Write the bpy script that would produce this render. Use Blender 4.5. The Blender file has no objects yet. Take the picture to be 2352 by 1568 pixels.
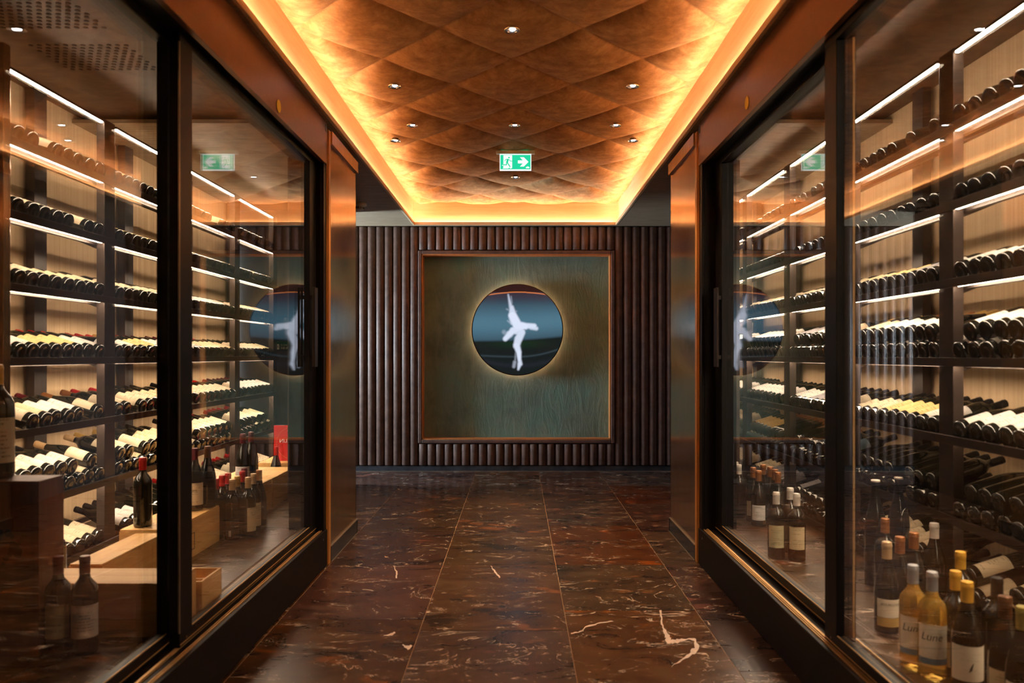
import bpy, bmesh, math, random
from mathutils import Vector, Matrix
random.seed(7)
S = bpy.context.scene
COL = S.collection
EYE = 1.116
F = 1829.0
VX, VY = 1188.0, 815.0

# ------------------------------------------------------------------ helpers
def link(o, parent=None):
    COL.objects.link(o)
    if parent is not None:
        o.parent = parent
    return o

def obj(name, bm, mat, parent=None, smooth=None):
    me = bpy.data.meshes.new(name)
    bmesh.ops.recalc_face_normals(bm, faces=bm.faces) if bm.faces else None
    bm.to_mesh(me); bm.free()
    mats = mat if isinstance(mat, (list, tuple)) else [mat]
    for m in mats:
        me.materials.append(m)
    if smooth is not None:
        me.shade_smooth()
        if smooth < 180:
            me.set_sharp_from_angle(angle=math.radians(smooth))
    return link(bpy.data.objects.new(name, me), parent)

def tag(o, label, cat, group=None, kind=None):
    o['label'] = label; o['category'] = cat
    if group: o['group'] = group
    if kind: o['kind'] = kind
    return o

def thing(name, label, cat, loc=(0, 0, 0), rz=0, group=None):
    o = bpy.data.objects.new(name, None)
    o.empty_display_size = .05
    link(o); o.location = loc; o.rotation_euler = (0, 0, rz)
    return tag(o, label, cat, group)

def struct(name, bm, mat, smooth=None):
    o = obj(name, bm, mat, None, smooth)
    o['kind'] = 'structure'
    return o

def B(): return bmesh.new()

def box(bm, x0, x1, y0, y1, z0, z1, bev=0, mi=0):
    if x0 > x1: x0, x1 = x1, x0
    if y0 > y1: y0, y1 = y1, y0
    if z0 > z1: z0, z1 = z1, z0
    vs = [bm.verts.new((x, y, z)) for x in (x0, x1) for y in (y0, y1) for z in (z0, z1)]
    idx = [(0, 1, 3, 2), (4, 6, 7, 5), (0, 4, 5, 1), (2, 3, 7, 6), (0, 2, 6, 4), (1, 5, 7, 3)]
    fs = [bm.faces.new([vs[i] for i in f]) for f in idx]
    for f in fs: f.material_index = mi
    if bev:
        es = set(e for f in fs for e in f.edges)
        r = bmesh.ops.bevel(bm, geom=list(es), offset=bev, segments=2, affect='EDGES', profile=.5)
        for f in r['faces']: f.material_index = mi
    return fs

def prism(bm, pts, axis, a, b, mi=0):
    """extrude polygon pts (2d) along axis from a to b; axis 'x': pts=(y,z); 'y': pts=(x,z); 'z': pts=(x,y)"""
    def P(p, t):
        return {'x': (t, p[0], p[1]), 'y': (p[0], t, p[1]), 'z': (p[0], p[1], t)}[axis]
    v0 = [bm.verts.new(P(p, a)) for p in pts]; v1 = [bm.verts.new(P(p, b)) for p in pts]
    n = len(pts)
    fs = [bm.faces.new(v0), bm.faces.new(list(reversed(v1)))]
    for i in range(n):
        fs.append(bm.faces.new((v0[i], v0[(i + 1) % n], v1[(i + 1) % n], v1[i])))
    for f in fs: f.material_index = mi
    return fs

def lathe(bm, prof, n=24, M=None, mi=0):
    rings = []
    for r, z in prof:
        if r < 1e-6:
            rings.append([bm.verts.new((0, 0, z))])
        else:
            rings.append([bm.verts.new((r * math.cos(2 * math.pi * i / n), r * math.sin(2 * math.pi * i / n), z)) for i in range(n)])
    for a, b in zip(rings, rings[1:]):
        for i in range(n):
            j = (i + 1) % n
            if len(a) == 1 and len(b) == 1: continue
            if len(a) == 1: f = bm.faces.new((a[0], b[i], b[j]))
            elif len(b) == 1: f = bm.faces.new((a[i], a[j], b[0]))
            else: f = bm.faces.new((a[i], a[j], b[j], b[i]))
            f.material_index = mi
    if M is not None:
        bmesh.ops.transform(bm, matrix=M, verts=[v for r in rings for v in r])

def disc(bm, c, r, axis='z', h=.002, n=24, mi=0):
    prof = [(0, 0), (r, 0), (r, h), (0, h)]
    R = {'z': Matrix.Identity(4), 'y': Matrix.Rotation(-math.pi / 2, 4, 'X'), 'x': Matrix.Rotation(math.pi / 2, 4, 'Y')}[axis]
    lathe(bm, prof, n, Matrix.Translation(c) @ R, mi)

# ------------------------------------------------------------------ materials
def nmat(name):
    m = bpy.data.materials.new(name); m.use_nodes = True
    nt = m.node_tree; p = nt.nodes['Principled BSDF']
    return m, nt, p

def setp(p, col=None, rough=None, metal=None, spec=None, ior=None, coat=None, trans=None, sheen=None):
    if col is not None: p.inputs['Base Color'].default_value = (*col, 1)
    if rough is not None: p.inputs['Roughness'].default_value = rough
    if metal is not None: p.inputs['Metallic'].default_value = metal
    if spec is not None: p.inputs['Specular IOR Level'].default_value = spec
    if ior is not None: p.inputs['IOR'].default_value = ior
    if coat is not None: p.inputs['Coat Weight'].default_value = coat
    if trans is not None: p.inputs['Transmission Weight'].default_value = trans
    if sheen is not None: p.inputs['Sheen Weight'].default_value = sheen

def node(nt, t, **kw):
    n = nt.nodes.new(t)
    for k, v in kw.items():
        if k in n.inputs: n.inputs[k].default_value = v
        else: setattr(n, k, v)
    return n

def mapping(nt, scale=(1, 1, 1), rot=(0, 0, 0), src='Object'):
    tc = node(nt, 'ShaderNodeTexCoord'); mp = node(nt, 'ShaderNodeMapping')
    mp.inputs['Scale'].default_value = scale; mp.inputs['Rotation'].default_value = rot
    nt.links.new(tc.outputs[src], mp.inputs['Vector'])
    return mp.outputs['Vector']

def ramp(nt, fac, stops):
    r = node(nt, 'ShaderNodeValToRGB')
    el = r.color_ramp.elements
    while len(el) > 1: el.remove(el[-1])
    el[0].position = stops[0][0]; el[0].color = (*stops[0][1], 1)
    for p_, c in stops[1:]:
        e = el.new(p_); e.color = (*c, 1)
    nt.links.new(fac, r.inputs['Fac'])
    return r.outputs['Color']

def noise(nt, vec, scale=5, detail=4, rough=.55, dist=0):
    n = node(nt, 'ShaderNodeTexNoise')
    n.inputs['Scale'].default_value = scale; n.inputs['Detail'].default_value = detail
    n.inputs['Roughness'].default_value = rough; n.inputs['Distortion'].default_value = dist
    nt.links.new(vec, n.inputs['Vector'])
    return n.outputs['Fac']

def mixc(nt, fac, a, b, blend='MIX'):
    m = node(nt, 'ShaderNodeMix'); m.data_type = 'RGBA'; m.blend_type = blend
    for sock, v in ((m.inputs[0], fac), (m.inputs[6], a), (m.inputs[7], b)):
        if isinstance(v, bpy.types.NodeSocket): nt.links.new(v, sock)
        elif isinstance(v, (int, float)): sock.default_value = v
        else: sock.default_value = (*v, 1)
    return m.outputs[2]

def math_(nt, op, a, b=None, c=None):
    m = node(nt, 'ShaderNodeMath'); m.operation = op
    for i, v in enumerate((a, b, c)):
        if v is None: continue
        if isinstance(v, bpy.types.NodeSocket): nt.links.new(v, m.inputs[i])
        else: m.inputs[i].default_value = v
    return m.outputs[0]

def bump(nt, p, h, strength=.2, dist=.01):
    b = node(nt, 'ShaderNodeBump'); b.inputs['Strength'].default_value = strength; b.inputs['Distance'].default_value = dist
    nt.links.new(h, b.inputs['Height']); nt.links.new(b.outputs['Normal'], p.inputs['Normal'])

def simple(name, col, rough=.5, metal=0, var=.12, scale=30, spec=None, coat=None):
    m, nt, p = nmat(name)
    setp(p, col, rough, metal, spec, coat=coat)
    f = noise(nt, mapping(nt), scale, 3)
    lo = tuple(c * (1 - var) for c in col); hi = tuple(min(1, c * (1 + var)) for c in col)
    nt.links.new(ramp(nt, f, [(.3, lo), (.7, hi)]), p.inputs['Base Color'])
    return m

def emis(name, col, strength):
    m = bpy.data.materials.new(name); m.use_nodes = True
    nt = m.node_tree; nt.nodes.clear()
    e = node(nt, 'ShaderNodeEmission'); o = node(nt, 'ShaderNodeOutputMaterial')
    e.inputs['Color'].default_value = (*col, 1); e.inputs['Strength'].default_value = strength
    nt.links.new(e.outputs[0], o.inputs[0])
    return m

def wood(name, dark, light, grain='y', rough=.45, scale=6, coat=0, bumpy=.05):
    m, nt, p = nmat(name)
    s = {'x': (.35, 6, 6), 'y': (6, .35, 6), 'z': (6, 6, .35)}[grain]
    v = mapping(nt, s)
    f1 = noise(nt, v, scale, 6, .6, .6); f2 = noise(nt, v, scale * 6, 3, .6)
    f = math_(nt, 'ADD', math_(nt, 'MULTIPLY', f1, .75), math_(nt, 'MULTIPLY', f2, .25))
    nt.links.new(ramp(nt, f, [(.35, dark), (.65, light)]), p.inputs['Base Color'])
    setp(p, rough=rough, coat=coat); bump(nt, p, f2, bumpy, .002)
    return m

M = {}
M['oak'] = wood('oak veneer', (.54, .37, .20), (.66, .48, .28), 'y', .5)
M['oak_x'] = wood('oak veneer crosswise', (.54, .37, .20), (.66, .48, .28), 'x', .5)
M['pine'] = wood('pine crate wood', (.56, .29, .085), (.78, .47, .165), 'y', .6, 5)
M['pine_x'] = wood('pine crate wood crosswise', (.56, .29, .085), (.78, .47, .165), 'x', .6, 5)
M['walnut'] = wood('stained crate wood', (.15, .05, .018), (.24, .085, .03), 'z', .5, 4)
M['soffit'] = wood('striped soffit veneer', (.20, .13, .08), (.42, .31, .20), 'x', .5, 12)
M['copper'] = wood('copper lacquered trim', (.42, .15, .04), (.55, .21, .06), 'z', .4, 6)
M['bronze_trim'] = wood('golden oak edging', (.5, .22, .05), (.66, .32, .09), 'z', .35, 6)
M['black'] = simple('black anodised frame', (.006, .005, .006), .42, 0, spec=.3)
M['black2'] = simple('dark brown anodised frame', (.03, .02, .017), .4, .3)
M['plinth'] = simple('dark brown painted plinth', (.007, .0045, .004), .5, 0, spec=.25)
M['header'] = simple('bronze brown satin header', (.23, .10, .045), .35, .5, .06)
M['rack'] = simple('dark brown rack steel', (.05, .034, .027), .42, .4)
M['bracket'] = simple('grey brown rack steel', (.07, .05, .04), .45, .3)
M['brass'] = simple('brushed brass', (.62, .38, .16), .5, .6)
M['chrome'] = simple('polished chrome', (.75, .72, .68), .12, 1)
M['white'] = simple('white plastic', (.75, .73, .7), .4)
M['darkwall'] = simple('dark brown wall paint', (.05, .032, .025), .6)
M['cellceil'] = wood('warm brown cellar ceiling', (.085, .046, .025), (.125, .068, .036), 'x', .55, 2)
M['grout'] = simple('pale brown grout', (.30, .19, .11), .6)
M['yellow'] = simple('yellow sticker', (1.0, .78, .05), .6, 0, .03)
M['ink'] = simple('dark print', (.03, .022, .018), .6)
M['wlogo'] = simple('pale print', (.8, .8, .78), .6)
M['dots'] = simple('dark perforation', (.015, .008, .006), .8)
M['marble_dark'] = simple('dark blue grey marble', (.045, .047, .055), .25, 0, .5, 8)
M['bead'] = simple('pale steel bead', (.45, .38, .3), .3, .8)
M['red'] = simple('red enamel plate', (.55, .012, .015), .35)
M['halo'] = emis('warm halo led', (1, .42, .22), 9)
M['cove_led'] = emis('warm cove led', (1, .66, .40), 88)
M['cell_led'] = emis('neutral shelf led', (1, .78, .56), 44)
M['cell_fill'] = emis('added shelf fill', (1, .72, .46), 6)  # weak fill glow, added to brighten the dark lower right rows
M['spot'] = emis('downlight lens', (.9, .93, 1), 14)
M['green'] = emis('sign green', (.02, .70, .36), .42)
M['signwhite'] = emis('sign white', (.9, 1, .96), .45)
M['blue_led'] = emis('blue status led', (.1, .3, 1), 3)

# bronze pillar cladding
m, nt, p = nmat('brushed bronze cladding'); M['clad'] = m
setp(p, (.42, .24, .12), .26, .85)
v = mapping(nt, (8, 8, .5)); f = noise(nt, v, 5, 5, .6, .4)
nt.links.new(ramp(nt, f, [(.25, (.38, .24, .14)), (.75, (.50, .33, .19))]), p.inputs['Base Color'])
f2 = noise(nt, mapping(nt, (1, 1, 1)), 9, 5)
nt.links.new(ramp(nt, f2, [(.3, (.13,) * 3), (.7, (.17,) * 3)]), p.inputs['Roughness'])
bump(nt, p, f, .03, .0005)
# padded suede ceiling
m, nt, p = nmat('padded suede ceiling'); M['suede'] = m
v = mapping(nt, (1, 1, 1)); f = noise(nt, v, 11, 8, .72, .3)
nt.links.new(ramp(nt, f, [(.32, (.25, .115, .042)), (.5, (.40, .205, .083)), (.68, (.58, .33, .15))]), p.inputs['Base Color'])
setp(p, rough=.72, spec=.25); bump(nt, p, noise(nt, v, 60, 3), .1, .003)
# padded leather ribs
m, nt, p = nmat('brown leather ribs'); M['leather'] = m
v = mapping(nt, (1, 1, 1)); f = noise(nt, v, 14, 6, .65, .3)
nt.links.new(ramp(nt, f, [(.3, (.080, .042, .032)), (.7, (.165, .093, .070))]), p.inputs['Base Color'])
setp(p, rough=.48, spec=.4); bump(nt, p, noise(nt, v, 120, 3), .15, .002)
# patina plaster
m, nt, p = nmat('green patina plaster'); M['plaster'] = m
v = mapping(nt, (1, 1, 1))
f = noise(nt, v, 2.2, 6, .6, .3); f2 = noise(nt, mapping(nt, (3.5, 1, .9)), 3, 8, .7, 1.4)
c1 = ramp(nt, f, [(.32, (.10, .165, .135)), (.50, (.17, .27, .215)), (.68, (.15, .32, .26))])
c2 = mixc(nt, math_(nt, 'MULTIPLY', ramp(nt, f2, [(.45, (0, 0, 0)), (.62, (1, 1, 1))]), .45), c1, (.25, .33, .26))
nt.links.new(c2, p.inputs['Base Color']); setp(p, rough=.5, spec=.35)
bump(nt, p, f2, .6, .012)
# cellar back wall fabric
m, nt, p = nmat('beige fabric wall'); M['beige'] = m
f = noise(nt, mapping(nt, (1, 12, .15)), 5, 3)
nt.links.new(ramp(nt, f, [(.3, (.52, .36, .21)), (.7, (.66, .48, .30))]), p.inputs['Base Color']); setp(p, rough=.9, spec=.1)
# marble floor
def marble(name, attr):
    m, nt, p = nmat(name)
    tc = node(nt, 'ShaderNodeTexCoord')
    at = node(nt, 'ShaderNodeAttribute'); at.attribute_name = 'tilernd'
    comb = node(nt, 'ShaderNodeVectorMath'); comb.operation = 'MULTIPLY_ADD'
    nt.links.new(at.outputs['Vector'], comb.inputs[0]); comb.inputs[1].default_value = (37, 23, 11)
    nt.links.new(tc.outputs['Object'], comb.inputs[2])
    v = comb.outputs[0]
    rotm = node(nt, 'ShaderNodeMapping'); rotm.inputs['Rotation'].default_value = (0, 0, .5); rotm.inputs['Scale'].default_value = (1, 1.8, 1)
    nt.links.new(v, rotm.inputs['Vector']); vr = rotm.outputs[0]
    f = noise(nt, vr, 3.2, 8, .65, 1.2)
    base = ramp(nt, f, [(.28, (.010, .004, .0025)), (.42, (.030, .011, .005)), (.55, (.052, .019, .0075)), (.68, (.060, .029, .013)), (.8, (.04, .028, .017))])
    # rust patches
    vo = node(nt, 'ShaderNodeTexVoronoi'); vo.inputs['Scale'].default_value = 5.5
    wv = node(nt, 'ShaderNodeVectorMath'); wv.operation = 'ADD'
    nn = node(nt, 'ShaderNodeTexNoise'); nn.inputs['Scale'].default_value = 5; nn.inputs['Detail'].default_value = 4
    nt.links.new(vr, nn.inputs['Vector'])
    sc = node(nt, 'ShaderNodeVectorMath'); sc.operation = 'SCALE'; sc.inputs['Scale'].default_value = .5
    nt.links.new(nn.outputs['Color'], sc.inputs[0]); nt.links.new(vr, wv.inputs[0]); nt.links.new(sc.outputs[0], wv.inputs[1])
    nt.links.new(wv.outputs[0], vo.inputs['Vector'])
    sep = node(nt, 'ShaderNodeSeparateColor'); nt.links.new(vo.outputs['Color'], sep.inputs[0])
    rp = ramp(nt, sep.outputs[0], [(.84, (0, 0, 0)), (.88, (1, 1, 1))])
    dd = ramp(nt, vo.outputs['Distance'], [(.25, (1, 1, 1)), (.45, (0, 0, 0))])
    c = mixc(nt, math_(nt, 'MULTIPLY', math_(nt, 'MULTIPLY', rp, dd), .7), base, (.17, .045, .010))
    # white veins: thin iso-lines of distorted noise, broken up by a mask
    def vein(scale, dist, w, mlo, mhi, mscale):
        n1 = noise(nt, vr, scale, 5, .55, dist)
        d = math_(nt, 'ABSOLUTE', math_(nt, 'SUBTRACT', n1, .5))
        line = ramp(nt, d, [(0, (1, 1, 1)), (w, (0, 0, 0))])
        mk = ramp(nt, noise(nt, vr, mscale, 4, .6, .5), [(mlo, (0, 0, 0)), (mhi, (1, 1, 1))])
        return math_(nt, 'MULTIPLY', line, mk)
    v1 = vein(2.1, 1.6, .006, .50, .56, 4.0)
    v2 = vein(6.5, 1.2, .009, .56, .62, 6.0)
    v3 = vein(1.3, .9, .006, .62, .66, 2.6)
    vv = math_(nt, 'MAXIMUM', math_(nt, 'MAXIMUM', v1, v2), v3)
    dv = vein(3.1, 1.5, .02, .45, .6, 3.0)
    c = mixc(nt, math_(nt, 'MULTIPLY', dv, .6), c, (.014, .008, .007))
    hs_ = node(nt, 'ShaderNodeHueSaturation'); sx = node(nt, 'ShaderNodeSeparateXYZ'); nt.links.new(at.outputs['Vector'], sx.inputs[0])
    nt.links.new(math_(nt, 'MULTIPLY_ADD', sx.outputs[0], .035, .488), hs_.inputs['Hue']); nt.links.new(math_(nt, 'MULTIPLY_ADD', sx.outputs[1], .7, .75), hs_.inputs['Value'])
    nt.links.new(math_(nt, 'MULTIPLY_ADD', sx.outputs[2], .4, .75), hs_.inputs['Saturation']); nt.links.new(c, hs_.inputs['Color']); c = hs_.outputs[0]
    c = mixc(nt, vv, c, (.66, .52, .40))
    fleck = ramp(nt, noise(nt, v, 38, 2, .5, 0), [(.71, (0, 0, 0)), (.74, (1, 1, 1))])
    c = mixc(nt, math_(nt, 'MULTIPLY', fleck, .6), c, (.5, .38, .28))
    nt.links.new(c, p.inputs['Base Color'])
    rr = ramp(nt, f, [(.3, (.25,) * 3), (.7, (.34,) * 3)])
    nt.links.new(rr, p.inputs['Roughness']); setp(p, spec=.5)
    return m
M['marble'] = marble('brown marble tile', None)

# architectural glass: fresnel mirror over clear
def glassmat(name, ior, tint):
    m = bpy.data.materials.new(name); m.use_nodes = True
    nt = m.node_tree; nt.nodes.clear()
    o = node(nt, 'ShaderNodeOutputMaterial'); mx = node(nt, 'ShaderNodeMixShader')
    t = node(nt, 'ShaderNodeBsdfTransparent'); t.inputs['Color'].default_value = (*tint, 1)
    g = node(nt, 'ShaderNodeBsdfGlossy'); g.inputs['Roughness'].default_value = 0.0; g.inputs['Color'].default_value = (1, 1, 1, 1)
    # schlick term from an unflipped facing angle so both faces act alike
    lw = node(nt, 'ShaderNodeLayerWeight'); lw.inputs['Blend'].default_value = .5
    f0 = ((ior - 1) / (ior + 1)) ** 2
    pw = math_(nt, 'POWER', lw.outputs['Facing'], 5.0)
    fr = math_(nt, 'ADD', math_(nt, 'MULTIPLY', pw, 1 - f0), f0)
    nt.links.new(fr, mx.inputs[0]); nt.links.new(t.outputs[0], mx.inputs[1]); nt.links.new(g.outputs[0], mx.inputs[2])
    nt.links.new(mx.outputs[0], o.inputs[0])
    return m
M['glass'] = glassmat('clear door glass', 2.0, (.97, .97, .96))

def glassy(name, col, rough=.06):
    m, nt, p = nmat(name)
    f = noise(nt, mapping(nt), 12, 2)
    nt.links.new(ramp(nt, f, [(.3, tuple(c * .8 for c in col)), (.7, tuple(c * 1.2 for c in col))]), p.inputs['Base Color'])
    setp(p, rough=rough, spec=.6, coat=.3)
    return m
M['bglass'] = glassy('dark bottle glass', (.008, .008, .005))
M['bglass_brown'] = glassy('brown black bottle glass', (.012, .007, .004))
m, nt, p = nmat('golden wine glass'); M['amber'] = m
f = noise(nt, mapping(nt), 8, 2)
nt.links.new(ramp(nt, f, [(.3, (.88, .54, .09)), (.7, (.95, .63, .14))]), p.inputs['Base Color'])
setp(p, rough=.03, trans=.75, ior=1.33)

# labels and capsules
LABC = {'cream': (.80, .66, .46), 'white': (.84, .78, .72), 'yellow': (.82, .58, .24), 'ivory': (.78, .62, .38), 'pale pink': (.8, .62, .52),
        'blue': (.18, .28, .36), 'grey': (.36, .34, .36), 'green-cream': (.55, .50, .30), 'black': (.02, .016, .014), 'gold': (.6, .38, .12)}
CAPC = {'red': (.50, .012, .012), 'maroon': (.13, .012, .018), 'black': (.014, .011, .010), 'gold': (.62, .38, .10), 'copper': (.42, .16, .05),
        'tan': (.62, .40, .20), 'yellow': (.78, .42, .05), 'silver': (.42, .44, .46), 'brown': (.16, .07, .03), 'white': (.75, .68, .6),
        'olive': (.35, .28, .07), 'green': (.18, .25, .06)}
def labelmat(name, col, dens=1.0):
    m, nt, p = nmat(name)
    uv = node(nt, 'ShaderNodeUVMap'); uv.uv_map = 'UVMap'
    oi = node(nt, 'ShaderNodeObjectInfo')
    sep = node(nt, 'ShaderNodeSeparateXYZ'); nt.links.new(uv.outputs[0], sep.inputs[0])
    vv = sep.outputs[1]
    rowi = math_(nt, 'MULTIPLY', vv, 11.0)
    fr = math_(nt, 'FRACT', rowi); fl = math_(nt, 'FLOOR', rowi)
    band = math_(nt, 'MULTIPLY', math_(nt, 'GREATER_THAN', fr, .35), math_(nt, 'LESS_THAN', fr, .8))
    wn = node(nt, 'ShaderNodeTexWhiteNoise'); wn.noise_dimensions = '2D'
    cb = node(nt, 'ShaderNodeCombineXYZ'); nt.links.new(fl, cb.inputs[0]); nt.links.new(oi.outputs['Random'], cb.inputs[1]); nt.links.new(cb.outputs[0], wn.inputs['Vector'])
    rowon = math_(nt, 'GREATER_THAN', wn.outputs['Value'], .42)
    cb2 = node(nt, 'ShaderNodeCombineXYZ'); nt.links.new(math_(nt, 'MULTIPLY', sep.outputs[0], 60), cb2.inputs[0]); nt.links.new(math_(nt, 'MULTIPLY', fl, 7.3), cb2.inputs[1])
    n1 = noise(nt, cb2.outputs[0], 1, 2)
    txt = math_(nt, 'GREATER_THAN', n1, .5)
    du = math_(nt, 'ABSOLUTE', math_(nt, 'SUBTRACT', sep.outputs[0], .5))
    inside = math_(nt, 'LESS_THAN', du, math_(nt, 'MULTIPLY_ADD', wn.outputs['Value'], .28, .04))
    mk = math_(nt, 'MULTIPLY', math_(nt, 'MULTIPLY', band, rowon), math_(nt, 'MULTIPLY', txt, inside))
    ink = tuple(c * .25 for c in col) if sum(col) > .4 else (.5, .4, .3)
    c = mixc(nt, math_(nt, 'MULTIPLY', mk, .75 * dens), col, ink)
    nt.links.new(c, p.inputs['Base Color']); setp(p, rough=.6, spec=.25)
    return m
for k, c in LABC.items(): M['lab_' + k] = labelmat(k + ' paper label', tuple(q * .85 for q in c))
M['lab_plain'] = labelmat('plain cream label', (.78, .68, .52), .25)
for k, c in CAPC.items():
    M['cap_' + k] = simple(k + ' capsule foil', c, .33, .5 if k in ('gold', 'copper', 'silver', 'brown') else .15, .15, 40)

# ------------------------------------------------------------------ bottles
# profile: (r,z); glass, capsule start, label span
def bottle_spec(kind):
    if kind == 'bordeaux':
        return dict(body=[(0, .012), (.018, .004), (.032, 0), (.0375, .004), (.0380, .012), (.0380, .185), (.0372, .198), (.033, .211), (.024, .222), (.0165, .233), (.0148, .245), (.0143, .262), (.0143, .296)],
                    cap=(.246, .300, .0152), lab=(.055, .155, .0383), H=.3)
    if kind == 'burgundy':
        return dict(body=[(0, .012), (.02, .004), (.034, 0), (.0395, .004), (.0400, .012), (.0400, .125), (.0385, .150), (.034, .176), (.027, .201), (.0195, .224), (.0155, .245), (.0145, .262), (.0145, .294)],
                    cap=(.242, .298, .0158), lab=(.035, .115, .0403), H=.298)
    if kind == 'magnum':
        return dict(body=[(0, .015), (.03, .005), (.044, 0), (.0495, .005), (.0500, .015), (.0500, .215), (.049, .232), (.043, .250), (.031, .266), (.021, .280), (.0175, .300), (.0170, .35)],
                    cap=(.288, .356, .0183), lab=(.05, .19, .0504), H=.356)
    if kind == 'tall':
        return dict(body=[(0, .015), (.025, .005), (.037, 0), (.0415, .005), (.0420, .015), (.0420, .225), (.039, .26), (.031, .295), (.022, .328), (.0165, .355), (.015, .38), (.0150, .415)],
                    cap=(.412, .420, .0165), lab=(.05, .15, .0423), H=.42)
SPECS = {k: bottle_spec(k) for k in ('bordeaux', 'burgundy', 'magnum', 'tall')}
MC = {}
LASTLAB = [None]
def arc_patch(bm, r, z0, z1, half, n=16, uvl=None, M4=None, mi=0):
    a0 = -math.pi / 2 - half
    lo = []; hi = []
    for i in range(n + 1):
        a = a0 + 2 * half * i / n
        lo.append(bm.verts.new((r * math.cos(a), r * math.sin(a), z0))); hi.append(bm.verts.new((r * math.cos(a), r * math.sin(a), z1)))
    if M4 is not None: bmesh.ops.transform(bm, matrix=M4, verts=lo + hi)
    for i in range(n):
        f = bm.faces.new((lo[i], lo[i + 1], hi[i + 1], hi[i])); f.material_index = mi; f.smooth = True
        if uvl is not None:
            for l, (u, v_) in zip(f.loops, ((i / n, 0), ((i + 1) / n, 0), ((i + 1) / n, 1), (i / n, 1))):
                l[uvl].uv = (u, v_)

def mesh_body(kind, matk, n=28):
    key = ('b', kind, matk)
    if key not in MC:
        bm = B(); lathe(bm, SPECS[kind]['body'], n)
        me = bpy.data.meshes.new('glass_body'); bmesh.ops.recalc_face_normals(bm, faces=bm.faces); bm.to_mesh(me); bm.free()
        me.materials.append(M[matk]); me.shade_smooth(); MC[key] = me
    return MC[key]
def capprof(sp):
    a, b, r = sp['cap']
    if b - a < .02: return [(r, a), (r * 1.05, a + .002), (r * 1.05, b - .002), (r * .9, b), (0, b)]
    return [(r + .0004, a), (r + .0002, b - .018), (r * 1.07, b - .016), (r * 1.07, b - .009), (r * 1.0, b - .007), (r * 1.0, b - .0015), (r * .88, b), (0, b)]
def mesh_cap(kind, col, n=24):
    key = ('c', kind, col)
    if key not in MC:
        bm = B(); lathe(bm, capprof(SPECS[kind]), n)
        me = bpy.data.meshes.new('capsule'); bmesh.ops.recalc_face_normals(bm, faces=bm.faces); bm.to_mesh(me); bm.free()
        me.materials.append(M['cap_' + col]); me.shade_smooth(); me.set_sharp_from_angle(angle=math.radians(35)); MC[key] = me
    return MC[key]
def mesh_lab(kind, col, span=None, half=1.35):
    key = ('l', kind, col, span, half)
    if key not in MC:
        sp = SPECS[kind]; z0, z1, r = sp['lab']
        if span: z0, z1 = span
        bm = B(); uvl = bm.loops.layers.uv.new('UVMap')
        arc_patch(bm, r, z0, z1, half, 20, uvl)
        me = bpy.data.meshes.new('label'); bm.to_mesh(me); bm.free()
        me.materials.append(M['lab_' + col]); MC[key] = me
    return MC[key]

def make_bottle(loc, kind='bordeaux', glass='bglass', cap='black', lab='cream', label='', group=None, rz=0, rot=None, span=None, half=1.35, scale=1.0):
    t = thing('wine_bottle', label, 'wine bottle', loc, rz, group)
    if rot is not None:
        t.rotation_mode = 'QUATERNION'; t.rotation_quaternion = rot
    if scale != 1.0: t.scale = (scale,) * 3
    link(bpy.data.objects.new('glass_body', mesh_body(kind, glass)), t)
    link(bpy.data.objects.new('capsule', mesh_cap(kind, cap)), t)
    if lab: LASTLAB[0] = link(bpy.data.objects.new('paper_label', mesh_lab(kind, lab, span, half)), t)
    return t

def text_mesh(s, size, mat, name, extr=.0, align='CENTER', mirror=False):
    cu = bpy.data.curves.new(name, 'FONT'); cu.body = s; cu.size = size; cu.align_x = align; cu.align_y = 'CENTER'
    cu.resolution_u = 3
    o = bpy.data.objects.new('tmp', cu); COL.objects.link(o)
    dg = bpy.context.evaluated_depsgraph_get(); dg.update()
    me = bpy.data.meshes.new_from_object(o.evaluated_get(dg)); bpy.data.objects.remove(o)
    me.name = name; me.materials.clear(); me.materials.append(mat)
    if mirror:
        for v_ in me.vertices: v_.co.x = -v_.co.x
    return me
def text_on(s, size, mat, name, parent, loc, rot=(math.pi / 2, 0, 0), mirror=False):
    me = text_mesh(s, size, mat, name, mirror=mirror)
    o = link(bpy.data.objects.new(name, me), parent); o.location = loc; o.rotation_euler = rot
    return o
def text_wrap(s, size, mat, parent, r, z, a0=0.0, shear=0):
    me = text_mesh(s, size, mat, 'lettering')
    bm = B(); bm.from_mesh(me)
    bmesh.ops.subdivide_edges(bm, edges=[e for e in bm.edges if e.calc_length() > .004], cuts=2)
    for v_ in bm.verts:
        x, y = v_.co.x + shear * v_.co.y, v_.co.y
        a = -math.pi / 2 + a0 + x / r
        v_.co = (r * math.cos(a), r * math.sin(a), z + y)
    bm.to_mesh(me); bm.free()
    return link(bpy.data.objects.new('lettering', me), LASTLAB[0])

# ------------------------------------------------------------------ setting : corridor
CX = -.020                         # corridor centre line
HB = .990                          # half width at the plinths
XL, XR = CX - HB, CX + HB
ZS = 2.35                          # soffit underside
ZC = EYE + 1.485                   # padded ceiling
YW = 7.65                          # end wall
YN = -2.4                          # wall behind the camera
CF = .145                          # cellar floor height above corridor = filled below
CELLZ = .195
LIP = .960; FAS = .992

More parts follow.
